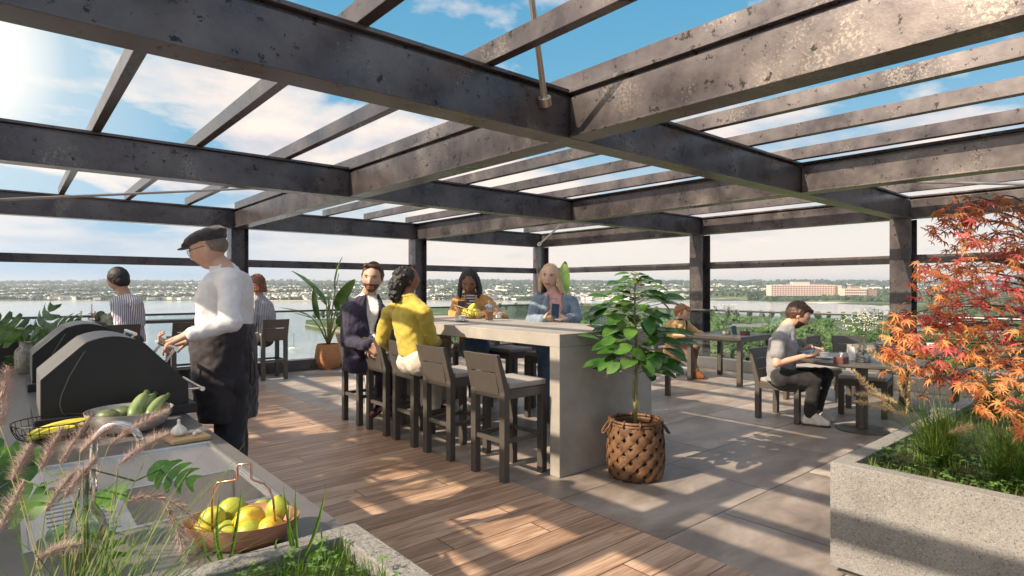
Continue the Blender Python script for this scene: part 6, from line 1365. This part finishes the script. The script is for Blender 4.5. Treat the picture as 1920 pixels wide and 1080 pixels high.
# ---- 4 man in navy suit
M_NAVY = cloth('navy_suit', (.022, .018, .045), (.035, .029, .065), sheen=.1); M_WHT = cloth('white_tee', (.75, .73, .72)); M_BRSH = pm('burgundy_leather', (.10, .02, .02), rough=.25, coat=.4)
d = 6.25; rv_, fv_ = RT * .92 + FW * .38, -FW * .92 + RT * .38
t, F, bd, h, hc, J = seated('bearded man in a navy suit turning toward us from the bar', (698, 522, d - .12), -FW + RT * .06 - UP * .08, 55, d,
    [(678, 678, 30, 22, d + .1), (678, 650, 29, 21, d + .05), (678, 615, 31, 22, d), (681, 584, 33, 20, d), (686, 566, 26, 14, d), (691, 554, 14, 9, d)], rv_, fv_,
    [(710, 584, d - .05), (712, 628, d + .12), (697, 640, d - .25), (655, 582, d - .0), (652, 640, d - .05), (690, 648, d - .28)],
    [[(668, 680, d), (692, 682, d + .1)], [(718, 690, d + .1), (735, 692, d + .35)], [(712, 760, d + .2), (740, 760, d + .45)], [(700, 776, d - .05), (733, 775, d + .2)]], 1.2,
    skin=SK_F, lip=LIP_F, brow=H_BRN, beard=H_BRN, top=M_WHT, bottom=M_NAVY, shoes=(M_BRSH,), vox=.0065, iris=M_IB, look_up=UP + RT * .10, hands=[(W(697, 640, d - .25), -RT * .2 - UP, FW, 1.15, dict(curl=.7)), (W(690, 648, d - .28), RT * .8 - UP * .5, FW, 1.15, dict(curl=.7))])
def jacket(t, J, torr, rv, fv, s, mat, open_w, low_flare=.05, name='jacket', vox=.010, cut=None, gap=.022, lapel=True, lm=None, disp=.028):
    m = MB(); rings = torr; g = gap * s; m.loft([sup_ring(c, rv, fv, a + g, d_ + g) for c, a, d_ in rings])
    c0, a0, b0 = rings[0]; c1 = rings[1][0]; dn = (c0 - c1).normalized(); m.loft([sup_ring(c0, rv, fv, a0 + g, b0 + g), sup_ring(c0 + dn * low_flare, rv, fv, a0 + g * 1.5, b0 + g * 1.4)])
    for S_ in 'LR':
        m.cap(J['neck'] - UP * .03 * s, .070 * s, J['sh' + S_], .076 * s); m.cap(J['sh' + S_], .078 * s, J['el' + S_], .066 * s); m.cap(J['el' + S_], .066 * s, J['el' + S_].lerp(J['wr' + S_], .93), .048 * s)
    o = organic(name, m, vox, mat, t, 4, disp=(TX_F, disp * s))
    off = wloc(t); zt = rings[-1][0].z; zb = rings[0][0].z; bm = bmesh.new(); bm.from_mesh(o.data); cc = rings[-2][0]
    top_c = rings[-1][0]; dele = []
    for fc in bm.faces:
        p = fc.calc_center_median() + off; q = p - top_c; y = q.dot(fv); x = q.dot(rv); dz = -(q.z)
        wd = open_w(dz)
        # nearest torso centre line depth
        if y > 0.02 and abs(x - (cut or 0)) < wd: dele.append(fc)
        elif dz < .03 * s and (q - UP * q.z).length < .060 * s: dele.append(fc)
    bmesh.ops.delete(bm, geom=dele, context='FACES'); bm.to_mesh(o.data); bm.free()
    sd_ = o.modifiers.new('s', 'SOLIDIFY'); sd_.thickness = .006 * s; sd_.offset = -1
    if lapel:
        for sg in (-1, 1):
            lp = MB(); vs = []; 
            for dz, out in ((-.01, .012), (.05, .045), (.10, .062), (.16, .055), (.24, .035), (.32, .012)):
                dz *= s; x0 = (cut or 0) + sg * open_w(dz); ce = top_c - UP * dz
                # depth of torso surface at this height
                b_ = 0.1
                for (ca, aa, ba), (cb2, ab, bb2) in zip(rings[:-1], rings[1:]):
                    if ca.z <= ce.z <= cb2.z:
                        q_ = (ce.z - ca.z) / max(1e-6, cb2.z - ca.z); cm = ca.lerp(cb2, q_); aa_ = aa + (ab - aa) * q_; ba_ = ba + (bb2 - ba) * q_; break
                else: cm, aa_, ba_ = rings[-1]
                def sf(x): return cm + rv * x + fv * ((ba_ + g) * math.sqrt(max(.05, 1 - (min(.97, abs(x / (aa_ + g)))) ** 2.4)) + .010 * s)
                cm = Vector((cm.x, cm.y, ce.z)); vs += [sf(x0 + (top_c - cm).dot(rv)), sf(x0 + sg * out * s + (top_c - cm).dot(rv)) + fv * .004]
            lp.add(vs, [(2 * i, 2 * i + 1, 2 * i + 3, 2 * i + 2) for i in range(5)]); lo = lp.build('lapel', lm or mat, o, smooth=True); q2 = lo.modifiers.new('s', 'SOLIDIFY'); q2.thickness = .006
    return o
rg6 = [(W(u_, v_, dd), a / FPX * d, b_ / FPX * d) for u_, v_, a, b_, dd in [(678, 678, 30, 22, d + .1), (678, 650, 29, 21, d + .05), (678, 615, 31, 22, d), (681, 584, 33, 20, d), (686, 566, 26, 14, d), (691, 554, 14, 9, d)]]
jacket(t, J, rg6, rv_.normalized(), fv_.normalized(), 1.2, M_NAVY, lambda z: max(0, .058 * min(1, (.50 - z) / .30)) if z < .5 else -.01, .09, cut=.02)
m = MB(); r, f, u = F; hair_cap(m, hc, F, h, 1.02, .09, .12, 0)
for k in range(9): m.cap(hc + (f * (.05 + .02 * (k % 3)) + u * .42 + r * (-.22 + .055 * k)) * h, .09 * h, hc + (f * .27 + u * (.42 + .02 * (k % 2)) + r * (-.22 + .055 * k)) * h, .06 * h, 8)
organic('hair', m, .007, H_BRN, t, 1, disp=(TX_C, .022))
# ---- 5 woman in yellow sweater, from behind
M_YEL = cloth('yellow_knit', (.46, .35, .045), (.55, .43, .07), bscale=14); M_CREAM = cloth('cream_trousers', (.55, .48, .40), (.65, .58, .50))
d = 5.55; rv_, fv_ = RT * .75 - FW * .65, RT * .65 + FW * .75
t, F, bd, h, hc, J = seated('woman in a mustard yellow sweater with curly black hair tied back, seen from behind', (766, 524, d + .02), RT * .92 + FW * .42 + UP * .12, 49, d,
    [(775, 668, 28, 20, d - .02), (769, 640, 27, 20, d - .02), (764, 612, 29, 21, d), (762, 588, 33, 20, d), (763, 573, 25, 14, d), (766, 560, 14, 9, d)], rv_, fv_,
    [(729, 590, d + .16), (716, 636, d + .22), (742, 658, d + .42), (796, 588, d - .12), (806, 636, d + .02), (822, 640, d + .35)],
    [[(768, 678, d + .08), (786, 680, d - .1)], [(800, 680, d + .45), (820, 684, d + .3)], [(800, 760, d + .4), (815, 765, d + .3)], [(812, 770, d + .5), (828, 776, d + .4)]], 1.16,
    skin=SK_D, lip=LIP_D, brow=H_BLK, top=M_YEL, bottom=M_CREAM, shoes=(M_SHOEB,), vox=.0065, sleeve=1.08, hands=[(W(742, 658, d + .42), RT, UP, 1.1, dict(curl=.5)), (W(822, 640, d + .35), RT + FW, -UP, 1.1, dict(curl=.4))])
m = MB(); r, f, u = F; M_ = Matrix((r, f, u)).transposed(); hair_cap(m, hc, F, h, 1.03, .09, .09, 0)
rg = random.Random(4)
blobs = [(hc + (-f * .22 + u * .12) * h, (.40, .40, .42)), (hc + (-f * .46 - u * .12) * h, (.36, .32, .36)), (hc + (-f * .52 - u * .48 - r * .03) * h, (.30, .28, .34))]
for c_, rr_ in blobs: m.ell(c_, [q * h * .93 for q in rr_], M_, 18, 12)
for k in range(230):
    c_, rr_ = blobs[k % 3]; dv = Vector((rg.gauss(0, 1), rg.gauss(0, 1), rg.gauss(0, 1))).normalized()
    if dv.dot(f) > .35: continue
    p = c_ + M_ @ Vector((dv.dot(r) * rr_[0], dv.dot(f) * rr_[1], dv.z * rr_[2])) * h * .95; q = rg.uniform(.045, .075) * h; m.ell(p, (q, q, q), None, 8, 6)
organic('hair', m, .0065, H_BLK, t, 1, disp=(TX_H, .012))
m = MB(); m.tube([J['neck'] + (rv_.normalized() * cos(a) * .075 + fv_.normalized() * sin(a) * .075) + UP * .015 for a in [2 * pi * k / 20 for k in range(20)]], .012, 8, closed=True); m.build('collar', M_YEL, t, smooth=True)
# ---- 6 woman in rust jacket
M_RUST = cloth('rust_suede', (.46, .21, .06), (.58, .29, .09), bscale=12); M_TEE = stripes('breton_tee', (.72, .70, .70), (.03, .03, .06), 9, 'Z', .5, .2); M_JEAN = cloth('blue_jeans', (.07, .13, .24), (.12, .20, .34), bscale=30)
d = 7.75; rv_, fv_ = -RT - FW * .05, -FW + RT * .05
TR = [(888, 650, 23, 17, d + .1), (888, 622, 22, 16, d + .05), (887, 595, 25, 18, d), (886, 572, 28, 16, d), (884, 560, 20, 11, d), (882, 555, 10, 8, d)]
t, F, bd, h, hc, J = seated('woman with long straight black hair in a rust jacket looking down at her phone', (880, 530, d - .06), -FW - UP * .42 - RT * .02, 47, d, TR, rv_, fv_,
    [(912, 568, d), (932, 592, d - .2), (946, 598, d - .62), (860, 568, d), (851, 596, d - .1), (868, 590, d - .42)],
    [[(898, 655, d), (880, 655, d)], [(905, 648, d - .55), (885, 648, d - .55)], [(905, 720, d - .5), (885, 720, d - .5)], [(905, 726, d - .62), (885, 726, d - .62)]], 1.3,
    skin=SK_D, lip=LIP_D, brow=H_BLK, top=M_TEE, bottom=M_JEAN, shoes=(M_SHOEB,), vox=.0075, closed=True,
    hands=[(W(946, 598, d - .62), RT * .5 - FW * .6 - UP * .1, -UP, 1.2, dict(curl=.5, side=-1)), (W(868, 590, d - .42), UP * 1.0 + RT * .1, -FW * .2 + RT * .8, 1.2, dict(curl=.6))])
rg6 = [(W(u_, v_, dd), a / FPX * d, b_ / FPX * d) for u_, v_, a, b_, dd in TR]
jacket(t, J, rg6, rv_.normalized(), fv_.normalized(), 1.3, M_RUST, lambda z: .055 + .02 * min(1, z / .3), .06, gap=.026)
m = MB(); r, f, u = F; hair_cap(m, hc, F, h, 1.04, .07, .11, 1)
for sg in (-1, 1):
    for k in range(7):
        a = k / 6; x = .27 + .07 * a; m.tube([hc + (r * sg * .10 + u * .42 + f * (.12 - .1 * a)) * h, hc + (r * sg * x + u * .18 + f * (.16 - .22 * a)) * h, hc + (r * sg * (x + .07) - u * .25 + f * (.08 - .2 * a)) * h, hc - UP * .62 * h + (r * sg * (x + .10) - f * (.0 + .25 * a)) * h, hc - UP * (.98 if sg > 0 else .75) * h + (r * sg * (x + .10) + f * (.10 - .3 * a)) * h], [.05 * h, .075 * h, .08 * h, .07 * h, .03 * h], 8)
organic('hair', m, .008, H_BLK, t, 2, disp=(TX_H, .015))
def phone(c, up_, nr_, label, s=1.0):
    nr_ = Vector(nr_).normalized(); up_ = Vector(up_); up_ = (up_ - nr_ * up_.dot(nr_)).normalized(); sd_ = up_.cross(nr_); M_ = Matrix((sd_, nr_, up_)).transposed()
    t = thing('phone', label, 'phone', c); MB().obox(c, (.072 * s, .009 * s, .145 * s), M_).build('case', M_SLATE, t, bevel=.004 * s)
    MB().obox(c + nr_ * .005 * s, (.064 * s, .0012, .134 * s), M_).build('screen', pm('phone_screen', (.03, .05, .09), rough=.1), t)
phone(W(865, 576, d - .50), UP + RT * .05, FW + UP * .3, 'pale phone held up by the woman in the rust jacket', 1.15)
# ---- 7 blonde woman in blue grey blazer
M_BLZ = cloth('grey_blue_blazer', (.15, .20, .27), (.21, .27, .35)); M_PINK = cloth('pink_top', (.62, .33, .33), (.70, .41, .40))
d = 6.65; rv_, fv_ = -RT, -FW
TR = [(1038, 650, 27, 19, d + .08), (1038, 622, 25, 18, d + .04), (1038, 595, 28, 20, d), (1040, 572, 32, 17, d), (1040, 560, 24, 12, d), (1040, 553, 11, 9, d)]
t, F, bd, h, hc, J = seated('blonde woman in a blue grey blazer and pink top holding a phone', (1030, 519, d - .05), -FW - RT * .22 - UP * .04, 46, d, TR, rv_, fv_,
    [(1070, 568, d), (1081, 598, d - .1), (1064, 598, d - .38), (1008, 568, d), (998, 600, d - .1), (1018, 599, d - .36)],
    [[(1050, 655, d), (1025, 655, d)], [(1052, 648, d - .45), (1020, 650, d - .45)], [(1052, 760, d - .40), (1018, 762, d - .40)], [(1050, 772, d - .55), (1016, 774, d - .55)]], 1.16,
    skin=SK_P, lip=LIP_F, brow=H_BRN, top=M_PINK, bottom=M_JEAN, shoes=(M_SHOEB,), vox=.0065, iris=M_IB, look_up=UP + RT * .10,
    hands=[(W(1064, 598, d - .38), -RT * .8 + UP * .4, FW * .3 - UP, 1.1, dict(curl=.6, side=1)), (W(1018, 599, d - .36), RT * .95 + UP * .22, UP * .5 + FW * .6, 1.1, dict(curl=.7, side=1))])
rg6 = [(W(u_, v_, dd), a / FPX * d, b_ / FPX * d) for u_, v_, a, b_, dd in TR]
jacket(t, J, rg6, rv_.normalized(), fv_.normalized(), 1.16, M_BLZ, lambda z: .072 + .025 * min(1, z / .3), .06, gap=.026)
m = MB(); r, f, u = F; hair_cap(m, hc, F, h, 1.04, .08, .11, 1)
for sg in (-1, 1):
    for k in range(7):
        a = k / 6; x = .27 + .06 * a; o_ = (.20 if sg < 0 else .06)
        m.tube([hc + (r * .05 + u * .43 + f * (.14 - .1 * a)) * h, hc + (r * sg * x + u * .20 + f * (.14 - .24 * a)) * h, hc + (r * sg * (x + .05 + o_ * .3) - u * .22 + f * (.04 - .2 * a)) * h, hc - UP * .64 * h + (r * sg * (x + .06 + o_) - f * (.0 + .22 * a)) * h], [.05 * h, .075 * h, .085 * h, .05 * h], 8)
organic('hair', m, .007, H_BLD, t, 2, disp=(TX_H, .015))
nk = MB(); nk.loft([sup_ring(J['neck'] + UP * z, rv_, fv_, a, a, 24, 2) for z, a in ((-.05, .095), (-.01, .066), (.02, .060), (.048, .060))]); organic('roll_neck', nk, .007, M_PINK, t, 2)
phone(W(1041, 584, d - .42), UP + RT * .08, -FW * .8 + UP * .2, 'dark phone held by the blonde woman', 1.15)
# ---- 8 man in camel coat
M_CAMEL = cloth('camel_wool', (.50, .29, .12), (.60, .37, .17), bscale=16); M_BRP = cloth('brown_trousers', (.16, .09, .05), (.22, .13, .08)); M_RSH = pm('tan_leather', (.22, .08, .03), rough=.4); M_BLKN = cloth('black_knit', (.02, .016, .016))
d = 10.15; rv_, fv_ = RT * .35 - FW * .94, RT * .94 + FW * -.30 + FW * 0; fv_ = (RT * .80 - FW * .60); rv_ = (-RT * .60 - FW * .80)
TR = [(1266, 658, 17, 13, d), (1266, 640, 17, 13, d), (1268, 622, 18, 13, d), (1271, 610, 19, 12, d), (1274, 603, 12, 8, d), (1276, 600, 7, 6, d)]
t, F, bd, h, hc, J = seated('ginger haired man in a camel coat with crossed legs reading his phone', (1279, 588, d - .02), RT * .75 - FW * .45 - UP * .35, 33, d, TR, rv_, fv_,
    [(1286, 611, d + .12), (1300, 622, d + .25), (1318, 628, d + .05), (1259, 611, d - .15), (1259, 633, d - .22), (1281, 633, d - .42)],
    [[(1270, 660, d + .1), (1266, 660, d - .08)], [(1302, 652, d - .1), (1290, 654, d - .35)], [(1296, 695, d - .05), (1303, 695, d - .45)], [(1310, 704, d - .1), (1317, 706, d - .5)]], 1.25,
    skin=SK_P, lip=LIP_F, brow=H_GIN, top=M_BLKN, bottom=M_BRP, shoes=(M_RSH,), vox=.009, closed=True, hands=[(W(1318, 628, d + .05), RT, -UP, 1.2, dict(curl=.4)), (W(1281, 633, d - .42), RT * .9 - FW * .2 + UP * .1, UP, 1.2, dict(curl=.6))])
rg6 = [(W(u_, v_, dd), a / FPX * d, b_ / FPX * d) for u_, v_, a, b_, dd in TR]
jacket(t, J, rg6, rv_.normalized(), fv_.normalized(), 1.25, M_CAMEL, lambda z: .05, .16, gap=.03, name='coat', vox=.013)
ct = MB(); ct.loft([sup_ring(W(u_, v_, d - .1), rv_.normalized(), fv_.normalized(), a, b_, 20, 2.4) for u_, v_, a, b_ in ((1262, 650, .20, .15), (1261, 668, .19, .12), (1260, 686, .17, .09))]); organic('coat_tail', ct, .013, M_CAMEL, t, 2, disp=(TX_F, .04))
m = MB(); hair_cap(m, hc, F, h, .98, .12, .13, 0); r, f, u = F
for k in range(7): m.cap(hc + (f * .12 + u * .42 + r * (-.2 + .066 * k)) * h, .10 * h, hc + (f * .34 + u * .33 + r * (-.2 + .066 * k)) * h, .07 * h, 8)
organic('hair', m, .009, H_GIN, t, 1, disp=(TX_C, .03))
phone(W(1290, 630, d - .5), RT + UP * .2, UP - RT * .3, 'dark phone in the hand of the man in the camel coat', 1.2)
# ---- 9 man in grey t-shirt
M_GRY = cloth('grey_tee', (.23, .225, .24), (.29, .285, .30)); M_BLKJ = cloth('black_jeans', (.012, .011, .013), (.022, .02, .022)); M_WSHOE = pm('white_canvas', (.68, .66, .64), rough=.7); M_SOLE = pm('dark_sole', (.05, .035, .03), rough=.7)
d = 6.6; fv_ = (RT * .95 - FW * .30); rv_ = (-RT * .30 - FW * .95)
TR = [(1466, 708, 24, 24, d), (1464, 690, 24, 24, d), (1466, 665, 25, 25, d), (1468, 640, 28, 23, d), (1472, 624, 24, 16, d), (1476, 614, 12, 10, d)]
t, F, bd, h, hc, J = seated('dark haired man in a grey t-shirt and black jeans drawing on a tablet', (1496, 592, d - .02), RT * .88 - FW * .22 - UP * .52, 50, d, TR, rv_, fv_,
    [(1478, 634, d + .22), (1492, 668, d + .3), (1520, 650, d + .12), (1460, 636, d - .2), (1456, 682, d - .28), (1508, 668, d - .30)],
    [[(1466, 706, d + .12), (1466, 708, d - .12)], [(1549, 702, d + .05), (1526, 712, d - .22)], [(1530, 771, d + .06), (1518, 776, d - .18)], [(1558, 787, d + .02), (1550, 794, d - .26)]], 1.15,
    skin=SK_F, lip=LIP_F, brow=H_BRN, beard=H_BRN, top=M_GRY, bottom=M_BLKJ, shoes=(M_WSHOE, M_SOLE), vox=.0065, short_sleeve=True, closed=True, flare=.03,
    hands=[(W(1520, 650, d + .12), RT * .9 - UP * .2 - FW * .2, -UP, 1.1, dict(curl=.9)), (W(1508, 668, d - .30), RT * .95 + UP * .1 + FW * .3, UP, 1.1, dict(curl=.5))])
m = MB(); hair_cap(m, hc, F, h, 1.0, .09, .12, 0); r, f, u = F
for k in range(8): m.cap(hc + (f * .05 + u * .42 + r * (-.2 + .057 * k)) * h, .10 * h, hc + (f * .30 + u * .36 + r * (-.2 + .057 * k)) * h, .07 * h, 8)
organic('hair', m, .007, H_BRN, t, 1, disp=(TX_C, .02))
c = W(1520, 660, d - .12); nr_ = (UP + -RT * .15 - FW * .1).normalized(); a1 = (RT - nr_ * RT.dot(nr_)).normalized(); a2 = nr_.cross(a1); M_ = Matrix((a1, a2, nr_)).transposed()
t = thing('tablet', 'dark tablet held by the man in the grey t-shirt', 'tablet', c); MB().obox(c, (.22, .17, .009), M_).build('case', M_SLATE, t, bevel=.003); MB().obox(c + nr_ * .0055, (.20, .15, .0015), M_).build('screen', bpy.data.materials['phone_screen'], t)
o = MB().tube([W(1528, 655, d - .05), W(1522, 640, d + .0)], .005, 8).build('stylus', M_CLAMP); tag(o, 'dark stylus in the drawing hand of the man in grey', 'stylus')
